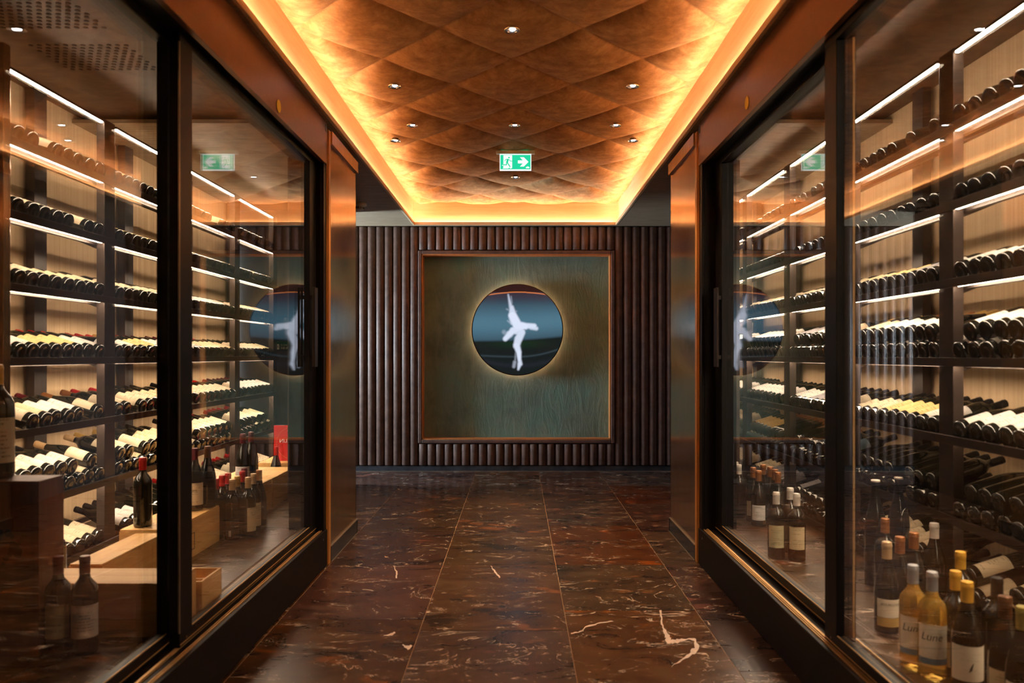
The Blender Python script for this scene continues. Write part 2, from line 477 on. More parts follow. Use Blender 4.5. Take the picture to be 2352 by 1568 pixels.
# floor tiles as faces of one mesh with a per-tile random value
def floor_mesh(name, cols, zt, gap=.0016):
    bm = B(); lay = bm.faces.layers.float_vector.new('tilernd')
    for x0, x1, ys in cols:
        for y0, y1 in zip(ys, ys[1:]):
            fs = box(bm, x0 + gap, x1 - gap, y0 + gap, y1 - gap, zt - .012, zt)
            r = Vector((random.random(), random.random(), random.random()))
            for f in fs: f[lay] = r
    for x0, x1, ys in cols: box(bm, x0, x1, ys[0], ys[-1], zt - .05, zt - .0015, mi=1)
    return struct(name, bm, [M['marble'], M['grout']])
def ys(a, far=None):
    lo = [a[0] - .86 * k for k in range(1, 8) if a[0] - .86 * k > YN]
    return [YN] + sorted(lo) + a + [YW]
colL = ys([3.357, 4.235, 5.03, 5.88, 6.72]); colM = ys([3.23, 4.235, 4.895, 5.77, 6.63]); colR = ys([2.6, 3.48, 4.24, 5.21, 6.17, 7.0])
colRR = ys([2.81, 3.755, 4.24, 5.03, 5.98, 6.8]); colLL = ys([3.4, 4.235])
floor_ = floor_mesh('floor', [(-1.0, -.395, colL), (-.395, .205, colM), (.205, .78, colR), (.78, 1.38, colRR), (-1.6, -1.0, colLL[:-1] + [5.1, 5.9, 6.7, YW]),
                     (1.38, 2.4, [4.235, 5.03, 5.98, 6.8, YW]), (-2.4, -1.6, [4.235, 5.2, 6.2, 7.0, YW]), (-4.2, -2.4, [6.8, YW])], 0)

# the bold white veins seen in the near tiles
def fl(px, py): d_ = F * EYE / (py - VY); return ((px - VX) / F * d_, d_)
b = B()
for path in ([(1517, 1401, 5), (1521, 1432, 4), (1528, 1452, 9), (1537, 1472, 17), (1556, 1472, 10), (1582, 1467, 3), (1597, 1469, 6), (1600, 1488, 16), (1585, 1503, 9), (1555, 1522, 3), (1538, 1533, 1)],
             [(1311, 1454, 2), (1338, 1449, 4), (1345, 1438, 4), (1380, 1430, 3), (1416, 1424, 2)], [(1128, 1299, 2), (1137, 1312, 4), (1151, 1329, 3)], [(905, 1299, 2), (912, 1315, 4), (910, 1330, 3)],
             [(925, 1480, 4), (938, 1487, 10), (948, 1482, 3)], [(882, 1459, 2), (900, 1456, 6), (910, 1451, 2)]):
    L_ = []; R_ = []; rr_ = random.Random(len(path)); p2 = []
    for q0, q1 in zip(path, path[1:]):
        for k_ in range(5):
            t_ = k_ / 5; p2.append((q0[0] + (q1[0] - q0[0]) * t_ + rr_.uniform(-1.3, 1.3), q0[1] + (q1[1] - q0[1]) * t_ + rr_.uniform(-1, 1), (q0[2] + (q1[2] - q0[2]) * t_) * rr_.uniform(.45, 1.15)))
    path = p2
    for i, (px, py, w_) in enumerate(path):
        a_ = path[max(0, i - 1)]; c_ = path[min(len(path) - 1, i + 1)]
        dx, dy = c_[0] - a_[0], c_[1] - a_[1]; q = math.hypot(dx, dy); q = max(q, .5); nx, ny = -dy / q * w_ / 2, dx / q * w_ / 2
        L_.append(b.verts.new((*fl(px + nx, py + ny), .0002))); R_.append(b.verts.new((*fl(px - nx, py - ny), .0002)))
    for i in range(len(path) - 1): b.faces.new((L_[i], L_[i + 1], R_[i + 1], R_[i]))
obj('white_vein', b, simple('white marble vein', (.62, .50, .42), .3), floor_)

# padded ceiling
def padded_ceiling():
    bm = B()
    W, L = .65, .748; x0, y0 = -.0256, 3.99
    nd = [0, .012, .03, .06, .11, .18, .28, .40, .5, .60, .72, .82, .89, .94, .97, .988, 1]
    def hgt(a, b):
        da = min(a, 1 - a) * .49; db = min(b, 1 - b) * .49
        e = (1 - math.exp(-da / .035)) * (1 - math.exp(-db / .035))
        bulge = math.sin(math.pi * a) * math.sin(math.pi * b)
        return -.030 * e - .016 * bulge
    for i in range(-12, 12):
        for j in range(-12, 12):
            cu, cv = i + .5, j + .5
            cx = x0 + (cu + cv) / 2 * W; cy = y0 + (cu - cv) / 2 * L
            if abs(cx - CX) > FAS + .34 or cy < YN - .4 or cy > 7.74 + .4: continue
            g = []
            for a in nd:
                row = []
                for b in nd:
                    u = i + a; v_ = j + b
                    X_, Y_ = x0 + (u + v_) / 2 * W, y0 + (u - v_) / 2 * L
                    ed = max(0, min(1, (FAS - abs(X_ - CX)) / .09, (7.72 - Y_) / .09)); ed = ed * ed * (3 - 2 * ed)
                    row.append(bm.verts.new((X_, Y_, ZC + hgt(a, b) * ed)))
                g.append(row)
            for a in range(len(nd) - 1):
                for b in range(len(nd) - 1):
                    f = bm.faces.new((g[a][b], g[a + 1][b], g[a + 1][b + 1], g[a][b + 1])); f.smooth = True
    for co, no in (((CX - FAS, 0, 0), (-1, 0, 0)), ((CX + FAS, 0, 0), (1, 0, 0)), ((0, YN, 0), (0, -1, 0)), ((0, 7.74, 0), (0, 1, 0))):
        bmesh.ops.bisect_plane(bm, geom=bm.verts[:] + bm.edges[:] + bm.faces[:], plane_co=co, plane_no=no, clear_outer=True)
    me = bpy.data.meshes.new('ceiling'); 
    bmesh.ops.remove_doubles(bm, verts=bm.verts, dist=1e-5)
    for f in bm.faces:
        if f.normal.z > 0: f.normal_flip()
    # sharp at the seams
    bm.to_mesh(me); bm.free(); me.materials.append(M['suede'])
    o = link(bpy.data.objects.new('ceiling', me)); o['kind'] = 'structure'
    bk = B(); box(bk, CX - FAS - .05, CX + FAS + .05, YN, 7.78, ZC + .03, ZC + .06)
    obj('ceiling_backing', bk, M['darkwall'], o)
padded_ceiling()

# soffits, cove lips and fascias
def cove(side):
    s = -1 if side == 'left' else 1
    b = B()
    xin = CX + s * LIP; xout = s * 2.6
    box(b, xin + s * .0, CX + s * (FAS + .05), YN, 7.57, ZS, ZS + .012)          # ledge under the LED
    box(b, CX + s * (FAS + .05), xout if side == 'x' else s * 1.16, YN, 4.24, ZS, ZS + .02)
    box(b, CX + s * (FAS + .05), s * 4.3 if side == 'left' else s * 2.5, 4.24, 7.80, ZS, ZS + .02)
    so = struct('ceiling_soffit_' + side, b, M['soffit'])
    b = B(); box(b, xin - s * .006, xin + s * .012, YN, 7.57, ZS - .002, ZS + .028, .003)
    struct('trim_cove_lip_' + side, b, M['oak'])
    b = B(); box(b, CX + s * FAS, CX + s * (FAS + .02), YN, 7.72, ZS + .012, ZC + .03)
    struct('trim_cove_fascia_' + side, b, M['oak'])
    b = B(); box(b, CX + s * (LIP + .016), CX + s * (LIP + .026), YN + .05, 7.60, ZS + .013, ZS + .017)
    tag(obj('light_strip', b, M['cove_led']), 'warm glowing strip hidden in the %s long edge of the ceiling cove' % side, 'light strip')
cove('left'); cove('right')
b = B(); box(b, CX - LIP - .006, CX + LIP + .006, 7.555, 7.572, ZS - .002, ZS + .028, .003); struct('trim_cove_lip_back', b, M['oak_x'])
b = B(); box(b, CX - FAS - .05, CX + FAS + .05, 7.572, 7.80, ZS, ZS + .012); struct('ceiling_soffit_back', b, M['soffit'])
b = B(); box(b, CX - FAS, CX + FAS, 7.72, 7.74, ZS + .012, ZC + .03); struct('trim_cove_fascia_back', b, M['oak_x'])
b = B(); box(b, CX - LIP + .01, CX + LIP - .01, 7.700, 7.710, ZS + .013, ZS + .017)
tag(obj('light_strip', b, M['cove_led']), 'warm glowing strip hidden in the far end edge of the ceiling cove', 'light strip')

# end wall with recess
scl = F / YW
def bx(px): return (px - VX) / scl
def bz(py): return EYE - (py - VY) / scl
fx0, fx1, fz0, fz1 = bx(961), bx(1411), bz(1017), bz(576)
def end_wall():
    b = B()
    box(b, -4.2, fx0, YW, YW + .2, 0, ZS); box(b, fx1, 2.5, YW, YW + .2, 0, ZS)
    box(b, fx0, fx1, YW, YW + .2, 0, fz0); box(b, fx0, fx1, YW, YW + .2, fz1, ZS)
    box(b, fx0, fx1, YW + .12, YW + .2, fz0, fz1)
    w = struct('wall_back', b, M['darkwall'])
    # padded ribs
    b = B(); pit = (fx1 - fx0) / 23
    def rib(x, z0, z1):
        r = pit / 2 - .0012; n = 8; pts = []
        for i in range(n + 1):
            a = math.pi * i / n
            pts.append((x + r * math.cos(a), YW + .002 - .034 * math.sin(a) ** .8))
        k = .008
        rings = []
        for z, sc_ in ((z0, .7), (z0 + k * .4, .92), (z0 + k, 1), (z1 - k, 1), (z1 - k * .4, .92), (z1, .7)):
            rings.append([b.verts.new((x + (p_[0] - x) * (1 if sc_ == 1 else .5 + sc_ / 2), YW + (p_[1] - YW) * sc_, z)) for p_ in pts])
        for A_, B_ in zip(rings, rings[1:]):
            for i in range(n):
                f = b.faces.new((A_[i], A_[i + 1], B_[i + 1], B_[i])); f.smooth = True
        b.faces.new(rings[0]); b.faces.new(list(reversed(rings[-1])))
    zb = bz(1068)
    x = fx0 + pit / 2
    for i in range(23): rib(x + i * pit, zb, fz0 - .004); rib(x + i * pit, fz1 + .004, ZS - .004)
    for i in range(1, 30):
        if x - i * pit > -3.0: rib(x - i * pit, zb, ZS - .004)
    for i in range(23, 45):
        if x + i * pit < 2.2: rib(x + i * pit, zb, ZS - .004)
    me_o = obj('padded_rib_panel', b, M['leather'], w)
    # patina panel
    b = B(); box(b, fx0 + .035, fx1 - .035, YW + .095, YW + .119, fz0 + .035, fz1 - .035)
    obj('plaster_panel', b, M['plaster'], w)
    # moulding
    b = B(); t = .034
    for (a0, a1, c0, c1) in ((fx0, fx0 + t, fz0, fz1), (fx1 - t, fx1, fz0, fz1), (fx0 + t, fx1 - t, fz0, fz0 + t), (fx0 + t, fx1 - t, fz1 - t, fz1)):
        box(b, a0, a1, YW - .035, YW - .005, c0, c1, .006)
    obj('recess_moulding', b, M['leather'], w)
    b = B(); u = .012
    for (a0, a1, c0, c1) in ((fx0 + t - .004, fx0 + t + u, fz0 + t, fz1 - t), (fx1 - t - u, fx1 - t + .004, fz0 + t, fz1 - t), (fx0 + t, fx1 - t, fz0 + t - .004, fz0 + t + u), (fx0 + t, fx1 - t, fz1 - t - u, fz1 - t + .004)):
        box(b, a0, a1, YW - .030, YW + .095, c0, c1)
    obj('recess_lining', b, M['copper'], w)
    b = B(); box(b, -3.0, 2.4, YW - .022, YW + .0, .002, zb - .004); bb = struct('baseboard_back', b, M['marble_dark'])
    b = B(); box(b, -3.0, 2.4, YW - .026, YW - .022, 0.0, .006); obj('steel_bead', b, M['bead'], bb)
end_wall()

# round screen
SCX, SCZ, SR = 0.002, bz(757), 105.0 / scl
def screen():
    t = thing('round_screen', 'round wall screen showing a white leaping dancer on a dark blue ground', 'screen', (SCX, YW + .05, SCZ))
    b = B(); lathe(b, [(0, 0), (SR - .01, 0), (SR, .006), (SR, .03), (SR - .006, .034), (0, .034)], 96, Matrix.Rotation(math.pi / 2, 4, 'X') )
    # casing runs toward the viewer
    obj('casing', b, M['black'], t, 40)
    b = B(); lathe(b, [(SR - .006, .0335), (SR + .002, .0335), (SR + .002, .039), (SR - .006, .039), (SR - .006, .0335)], 96, Matrix.Rotation(math.pi / 2, 4, 'X'))
    obj('rim', b, M['chrome'], t, 40)
    # picture: polar grid with a colour attribute
    N = 230; R = SR - .007
    caps = [  # (x0,z0,r0,x1,z1,r1,intensity) in screen-radius units, from the zoomed photo
        (-.205, .78, .014, -.14, .48, .045, .75), (-.17, .62, .02, -.12, .36, .055, .8), (-.13, .50, .05, -.10, .30, .095, .85), (-.11, .32, .095, -.01, .12, .105, 1), (-.15, .30, .055, -.08, .18, .09, .8),
        (-.01, .10, .10, .18, .08, .075, 1), (.16, .09, .065, .37, .08, .06, .95), (.30, .05, .045, .42, .03, .045, .85), (.10, .06, .075, -.10, -.02, .08, .95), (-.10, -.02, .075, -.27, -.20, .055, .95),
        (-.18, -.10, .08, -.27, -.2, .05, .8), (-.05, -.02, .08, .08, -.04, .09, .85), (.09, -.06, .085, .02, -.22, .085, .9), (.02, -.2, .085, -.02, -.36, .075, .9), (-.02, -.34, .075, .03, -.50, .06, .95),
        (.03, -.5, .058, .045, -.68, .04, 1), (.045, -.66, .042, .06, -.76, .05, .9), (.05, -.76, .05, .02, -.88, .022, .9), (-.04, -.5, .012, -.05, -.72, .02, .35), (-.06, -.72, .04, -.08, -.82, .035, .4),
        (-.24, .46, .012, -.16, .43, .02, .35), (-.02, .42, .008, -.05, .34, .02, .4), (-.22, .20, .012, -.14, .15, .03, .4), (-.30, -.05, .05, -.22, -.12, .05, .25), (.06, .52-.55, .0, .06, -.45, .03, .12), (-.14, .74, .010, -.13, .6, .02, .35)]
    def img(x, z):
        # background
        if z > .84: c = [.022, .006, .006]
        else:
            hor = -.26 + .05 * (x * x * .6) + .05 * x
            if z > hor:
                k = (z - hor) / (.84 - hor)
                g = math.exp(-((k - .38) / .36) ** 2)
                c = [.022 + .045 * g, .035 + .125 * g, .055 + .165 * g]
                if z > .55:
                    q = (z - .55) / .29; c = [c[0] * (1 - q) + .035 * q, c[1] * (1 - q) + .022 * q, c[2] * (1 - q) + .035 * q]
                e = min(1, (z - hor) / .06)
                c = [c[i] * e + [.006, .010, .007][i] * (1 - e) for i in range(3)]
                s_ = .93 + .07 * math.sin((x * .97 + z * .1) * 260); c = [v_ * s_ for v_ in c]
            else:
                c = [.006, .009, .009]
                gl = math.exp(-(((z + .30)) / .1) ** 2) * math.exp(-((x) / .6) ** 2); c[1] += .012 * gl
                st = math.exp(-((z + .60 - .16 * max(x, 0) ** 2 - .04 * x * x) / .022) ** 2); c = [c[0] + .018 * st, c[1] + .028 * st, c[2] + .036 * st]
                st = math.exp(-((z + .8 - .2 * x * x) / .05) ** 2) * .5; c = [c[0] + .010 * st, c[1] + .010 * st, c[2] + .02 * st]
        zz = .835 - .13 * (x - .02) ** 2 * 1.0 + (.0 if abs(x) > .2 else .004)
        o_ = math.exp(-((z - zz) / .011) ** 2)
        c = [c[0] + .62 * o_, c[1] + .17 * o_, c[2] + .025 * o_]
        a = 0
        for (x0, z0, r0, x1, z1, r1, it) in caps:
            dx, dz = x1 - x0, z1 - z0; L2 = dx * dx + dz * dz + 1e-9
            t_ = max(0, min(1, ((x - x0) * dx + (z - z0) * dz) / L2))
            d = math.hypot(x - x0 - t_ * dx, z - z0 - t_ * dz); r = r0 + (r1 - r0) * t_
            q = (r - d) / .06 + .45
            if q > 0:
                q = min(1, q); q = q * q * (3 - 2 * q); a = max(a, q * it)
        wc = (.60, .66, .80)
        return [c[i] * (1 - a) + wc[i] * a for i in range(3)]
    bm = B(); lay = bm.verts.layers.float_color.new('picture')
    vs = {}
    for i in range(N + 1):
        for j in range(N + 1):
            x = -1 + 2 * i / N; z = -1 + 2 * j / N; rr = math.hypot(x, z)
            if rr > 1.0 + 2.6 / N: continue
            if rr > 1: x /= rr; z /= rr
            v_ = bm.verts.new((x * R, -.0345, z * R)); v_[lay] = (*img(x, z), 1); vs[i, j] = v_
    for i in range(N):
        for j in range(N):
            k = [vs.get(q) for q in ((i, j), (i + 1, j), (i + 1, j + 1), (i, j + 1))]
            if all(k):
                try: bm.faces.new(k)
                except ValueError: pass
    m_ = bpy.data.materials.new('screen picture'); m_.use_nodes = True; nt_ = m_.node_tree
    p_ = nt_.nodes['Principled BSDF']; at = node(nt_, 'ShaderNodeAttribute'); at.attribute_name = 'picture'
    setp(p_, (.01, .01, .01), .2)
    nt_.links.new(at.outputs['Color'], p_.inputs['Emission Color']); p_.inputs['Emission Strength'].default_value = .5
    obj('display', bm, m_, t)
    b = B(); lathe(b, [(SR - .045, -.004), (SR - .03, -.004), (SR - .03, -.012), (SR - .045, -.012), (SR - .045, -.004)], 96, Matrix.Rotation(math.pi / 2, 4, 'X'))
    obj('halo_light', b, M['halo'], t)
    b = B(); lathe(b, [(0, -.0445), (.15, -.0445), (.15, .001), (0, .001)], 32, Matrix.Rotation(math.pi / 2, 4, 'X'))
    obj('wall_mount', b, M['black'], t)
screen()

# side passage and outer shell
b = B(); box(b, -4.2, -4.1, 6.8, YW, 0, ZS); box(b, -4.2, -2.5, 6.85, 6.9, 0, ZS); struct('wall_passage', b, M['beige'])
b = B(); box(b, -2.6, 2.6, YN - .1, YN, 0, 2.9); struct('wall_front', b, M['darkwall'])
# partitions between passage and cellars
for s, nm in ((-1, 'left'), (1, 'right')):
    b = B()
    P = [(-1.40, 4.995), (-1.44, 4.995), (-1.44, 6.88), (-1.40, 6.88)] if s < 0 else [(1.37, 5.045), (1.41, 5.045), (1.56, 7.62), (1.52, 7.62)]
    prism(b, P, 'z', 0, ZS)
    if s < 0: box(b, -2.6, -1.44, 6.82, 6.88, 0, 2.4)
    else: box(b, 1.56, 2.4, 7.56, 7.62, 0, 2.4)
    struct('wall_partition_' + nm, b, M['darkwall'])

# ------------------------------------------------------------------ pillars
def pillar(s, x, y0, y1, depth, side):
    t = thing('wall_pillar', 'bronze clad wall pillar at the far end of the %s sliding doors' % side, 'pillar', (x, y0, 0))
    def bxp(bb, a, c, ya, yb, za, zb, bev=0): box(bb, s * a, s * c, ya - y0, yb - y0, za, zb, bev)
    b = B(); dn_ = .19
    prism(b, [(s * .004, .03), (s * dn_, .03), (s * (depth - .005), y1 - .012 - y0), (s * .004, y1 - .012 - y0)], 'z', 0, ZS - .035); obj('core', b, M['darkwall'], t)
    b = B(); bxp(b, 0, .006, y0 + .045, y1 - .004, .088, ZS - .085, .001); bxp(b, 0, depth, y1 - .012, y1 - .004, .088, ZS - .085, .001)
    obj('bronze_cladding', b, M['clad'], t)
    b = B(); bxp(b, -.006, .03, y0, y0 + .045, .0, ZS - .032, .002); obj('edge_trim', b, M['bronze_trim'], t)
    b = B(); prism(b, [(y0 + .045 - y0, ZS - .098), (y1 - .03 - y0, ZS - .098), (y1 + .0 - y0, ZS - .085), (y1 + .008 - y0, ZS - .03), (y0 + .045 - y0, ZS - .03)], 'x', -s * .014, s * .02)
    bxp(b, -.014, depth, y1 - .01, y1 + .008, ZS - .098, ZS - .03, .004)
    obj('crown_moulding', b, M['bronze_trim'], t)
    b = B(); bxp(b, -.008, .01, y0 + .045, y1 + .004, .0, .084); bxp(b, -.008, depth, y1 - .012, y1 + .006, 0, .084); obj('marble_skirting', b, M['marble_dark'], t)
    b = B(); bxp(b, -.010, .01, y0 + .045, y1 + .006, .084, .089); bxp(b, -.011, -.008, y0 + .045, y1 + .006, .0, .004); obj('steel_bead', b, M['bead'], t)
pillar(-1, XL, 4.245, 4.99, .40, 'left')
pillar(1, XR, 4.275, 5.04, .40, 'right')

# ------------------------------------------------------------------ sliding door fronts
def door_front(side):
    s = -1 if side == 'left' else 1
    xb = XL if side == 'left' else XR
    yj = 4.235 if side == 'left' else 4.265
    def X(d): return xb + s * d
    # plinth
    t = thing('door_plinth', 'dark painted plinth under the %s sliding glass doors' % side, 'plinth', (xb, 2, 0))
    def L(b, a, c, ya, yb, za, zb, bev=0): box(b, s * a, s * c, ya - 2, yb - 2, za, zb, bev)
    b = B(); L(b, 0, .15, YN, yj, 0.002, CELLZ - .004, .002); obj('plinth_panel', b, M['plinth'], t)
    b = B()
    for d, w_ in ((.016, .003), (.025, .003), (.052 if s < 0 else .030, .009), (.125, .004)): L(b, d, d + w_, YN, yj - .03, CELLZ - .006, CELLZ + (.001 if d < .028 else .004))
    obj('guide_rail', b, M['brass'], t)
    b = B(); disc(b, (-s * .001, yj - 2 - .09, .155), .006, 'x', s * .003 if s > 0 else -.003); obj('screw', b, M['chrome'], t)
    # header
    t = thing('door_header', 'bronze brown header beam above the %s sliding glass doors' % side, 'header', (xb, 2, 2.13))
    def H(b, a, c, ya, yb, za, zb, bev=0): box(b, s * a, s * c, ya - 2, yb - 2, za - 2.13, zb - 2.13, bev)
    b = B(); H(b, 0, .022, YN, yj - .004, EYE + 1.010, ZS - .001, .001); obj('header_panel', b, M['header'], t)
    b = B(); H(b, .022, .17, YN, yj - .004, EYE + 1.022, ZS - .001); obj('track_box', b, M['black'], t)
    b = B(); H(b, -.001, .001, yj - .045, yj - .012, ZS - .055, ZS - .018); obj('name_tag', b, M['black2'], t)
    # jamb
    b = B(); box(b, X(.006), X(.19), yj - .055, yj + .0, CELLZ - .19, ZS - .02, .002); box(b, X(.02), X(.13), yj - .06, yj - .05, .18, EYE + 1.02)
    tag(obj('door_jamb', b, M['black']), 'black jamb post closing the %s sliding doors beside the pillar' % side, 'door jamb')
    b = B(); box(b, X(.001), X(.008), yj - .004, yj + .004, .0, ZS - .03)
    tag(obj('bronze_strip', b, M['bronze_trim']), 'thin bronze strip between %s door jamb and pillar' % side, 'trim strip')
    # leaves
    def leaf(nm, lab, d, y0, y1, n, far, near_in_front=False, handle=False):
        t = thing('sliding_door', lab, 'glass door', (X(d), y0, CELLZ))
        zt = EYE + 1.02 - CELLZ; ln = y1 - y0
        def G(b, a, c, ya, yb, za, zb, bev=0): box(b, s * a, s * c, ya, yb, za, zb, bev)
        fr = M['black']
        b = B(); G(b, -.017, .017, 0, ln, .004, .043, .002); obj('bottom_rail', b, fr, t)
        b = B(); G(b, -.017, .017, 0, ln, zt - .034, zt, .002); obj('top_rail', b, fr, t)
        b = B(); G(b, -.017, .017, 0, .095 if not near_in_front else .07, .043, zt - .034, .002); obj('stile', b, fr, t)
        b = B(); G(b, -.017, .017, ln - (.095 if not handle else .14), ln, .043, zt - .034, .002); obj('stile', b, fr, t)
        b = B(); G(b, -.004, .004, .06, ln - .06, .03, zt - .02); obj('glass_pane', b, M['glass'], t)
        b = B(); G(b, -.0145, -.0125, .06, ln - .08, .042, .046); G(b, -.019, -.017, 0.0, ln, .012, .0145); obj('gold_bead', b, M['brass'], t)
        b = B()
        for yy in (.05, ln - .05): disc(b, (-s * .0175, yy, .024), .004, 'x', s * .002)
        obj('screw', b, M['chrome'], t)
        if handle:
            b = B(); G(b, -.048, -.036, ln - .16, ln - .10, .86, 1.265, .002); G(b, -.037, -.016, ln - .135, ln - .12, .90, .92); G(b, -.037, -.016, ln - .135, ln - .12, 1.205, 1.225)
            obj('pull_handle', b, M['black2'], t)
        return t
    if side == 'left':
        leaf('far', 'far left sliding glass door with black frame and pull handle', .062, 2.49, 4.19, 0, True, handle=True)
        leaf('near', 'near left sliding glass door set behind the far one', .108, .95, 2.60, 0, False)
        b = B(); box(b, X(.044), X(.049), 2.485, 2.490, CELLZ + .05, EYE + .98)
        tag(obj('brush_seal', b, M['bead']), 'pale brush seal running up the near edge of far left door', 'seal strip')
    else:
        leaf('far', 'far right sliding glass door with black frame and pull handle', .094, 2.54, 4.22, 0, True, handle=True)
        leaf('near', 'near right sliding glass door overlapping in front of the far one', .043, .95, 2.58, 0, False)
        b = B(); box(b, X(.066), X(.071), 2.455, 2.461, CELLZ + .05, EYE + .98)
        tag(obj('brush_seal', b, M['brass']), 'gold brush seal running up the far edge of near right door', 'seal strip')
    b = B(); box(b, X(.03), X(.15), YN, .95, CELLZ, EYE + 1.02)
    struct('wall_' + side, b, M['darkwall'])
    # yellow sticker
    ysd = 3.37 if side == 'left' else 3.36
    b = B(); zc_ = EYE + (VY - (244 if side == 'left' else 236)) / F * ysd
    disc(b, (X(0) - (.0 if s > 0 else -.0), ysd, zc_), .027, 'x', (-.002 if s > 0 else .002), 28)
    tag(obj('round_sticker', b, M['yellow']), 'small round yellow sticker on the %s door header' % side, 'sticker')
door_front('left'); door_front('right')

# ------------------------------------------------------------------ cellar shells
RF = {'left': 1.97, 'right': 1.60}       # rack front distance from the axis
RD = .34
def cellar(side):
    s = -1 if side == 'left' else 1
    xb = XL if side == 'left' else XR
    xw = RF[side] + RD + .06
    xi = abs(xb) + .15
    y0 = 2.0 if side == 'left' else .9
    ye = 6.8 if side == 'left' else 7.55
    cols = []
    x = xi
    tl = [.9, 1.7, 2.55, 3.4, 4.25, 5.1, 5.95, 6.8] if side == 'left' else [.9, 1.5, 2.3, 3.1, 3.95, 4.8, 5.65, 6.5, 7.55]
    k = 0
    while x < xw - .01:
        x2 = 1.445 if (s < 0 and k == 0) else 1.57 if (s > 0 and k == 0) else min(x + .6, xw)
        a, c = (s * x, s * x2) if s > 0 else (s * x2, s * x)
        cut = 4.99 if x < 1.4 else ye
        yl = [y_ for y_ in [tl[0]] + [y_ - .2 * (k % 2) for y_ in tl[1:-1]] + [tl[-1]] if y_ < cut - .1] + [cut]
        cols.append((a, c, yl)); x = x2; k += 1
    floor_mesh('floor_cellar_' + side, cols, CELLZ)
    b = B(); box(b, s * xw, s * (xw + .05), .9, ye, 0, 2.46); struct('wall_cellar_' + side, b, M['beige'])
    b = B(); box(b, s * (abs(xb) + .17), s * (xw + .05), .9, ye, 2.40, 2.44); struct('ceiling_cellar_' + side, b, M['cellceil'])
    b = B(); box(b, s * (abs(xb) + .15), s * (xw + .05), .86, .9, 0, 2.46)
    struct('wall_cellar_near_' + side, b, M['darkwall'])
cellar('left'); cellar('right')
# bronze end panel of the left rack
b = B(); box(b, -2.36, -1.845, 2.86, 2.90, CELLZ, 2.24, .002)
tag(obj('rack_end_panel', b, M['clad']), 'tall bronze panel closing the near end of the left wine rack', 'panel')

# perforated vents
def vent(s, x0, x1, y0, y1, label):
    b = B(); z = 2.3985
    y = y0; k = 0
    while y < y1:
        x = x0 + (.5 * .036 if k % 2 else 0)
        while x < x1:
            disc(b, (s * x, y, z - .001), .0095, 'z', .0015, 10); x += .036
        y += .031; k += 1
    tag(obj('ceiling_vent', b, M['dots']), label, 'vent')
vent(-1, 1.62, 2.02, 2.75, 3.15, 'nearest patch of dark perforations in the left cellar ceiling')
vent(-1, 1.62, 2.02, 3.30, 3.60, 'second patch of dark perforations in the left cellar ceiling')
vent(-1, 1.55, 1.95, 4.45, 5.05, 'far patch of dark perforations in the left cellar ceiling')
vent(1, 1.45, 1.75, 4.5, 5.1, 'patch of dark perforations in the right cellar ceiling')

# ------------------------------------------------------------------ racks
LV = [1.966, 1.679, 1.396, 1.106, .819, .526, .229]
POSTS = {'left': [2.98, 3.86, 4.74, 5.62, 6.50], 'right': [1.22, 2.10, 2.98, 3.86, 4.74, 5.62, 6.50, 7.38]}
TAN = .32; TH = math.atan(TAN)
def rack(side):
    s = -1 if side == 'left' else 1; xf = RF[side]; P = POSTS[side]
    t = thing('wine_rack', 'tall dark steel wine rack full of bottles behind the %s glass doors' % side, 'wine rack', (s * xf, P[0], CELLZ))
    ox, oy, oz = xf, P[0], CELLZ
    def R(b, a, c, ya, yb, za, zb, bev=0): box(b, s * (a - ox), s * (c - ox), ya - oy, yb - oy, za - oz, zb - oz, bev)
    for y in P:
        b = B(); R(b, xf + .004, xf + .044, y - .05, y + .05, CELLZ, EYE + 1.13, .003); obj('post', b, M['rack'], t)
        b = B(); R(b, xf + RD, xf + RD + .04, y - .05, y + .05, CELLZ, 2.398); obj('post', b, M['rack'], t)
        b = B()
        for z in LV:
            zz = z - .03
            prism(b, [(s * .03, zz - oz - .032), (s * .03, zz - oz + .008), (s * (RD + .01), zz - oz + .008 + RD * TAN), (s * (RD + .01), zz - oz - .012 + RD * TAN)], 'y', y - oy - .02, y - oy + .02)
        obj('shelf_bracket', b, M['bracket'], t)
    ends = [P[0] - .05] + P[1:] ; 
    for a, c in zip(P, P[1:]):
        for z in LV:
            b = B(); R(b, xf - .012, xf + .0, a + .045 if a != P[0] else a - .05, c + .045, z - .032, z, .001); obj('front_rail', b, M['rack'], t)
            b = B(); R(b, xf + .245, xf + .265, a, c, z - .047 + .245 * TAN, z - .022 + .245 * TAN, .001); R(b, xf + .05, xf + .07, a, c, z - .040 + .05 * TAN - .012, z - .022 + .05 * TAN - .012, .001); obj('support_rod', b, M['rack'], t)
        for k, z in enumerate([EYE + 1.115] + LV[:-1]):
            led_ = M['cell_led'] if (side == 'left' or k <= 4) else M['cell_fill']  # lowest right strips and housings are added fill, no real lamps there
            zz = z - .021 if k else z
            b = B(); R(b, xf + .002, xf + .018, a + .06, c - .06, zz - .003, zz + .008); hs = obj('light_housing', b, M['rack'], t)
            b = B(); R(b, xf + .004, xf + .016, a + .065, c - .065, zz - .009, zz - .003); obj('light_strip', b, led_, hs)
rack('left'); rack('right')

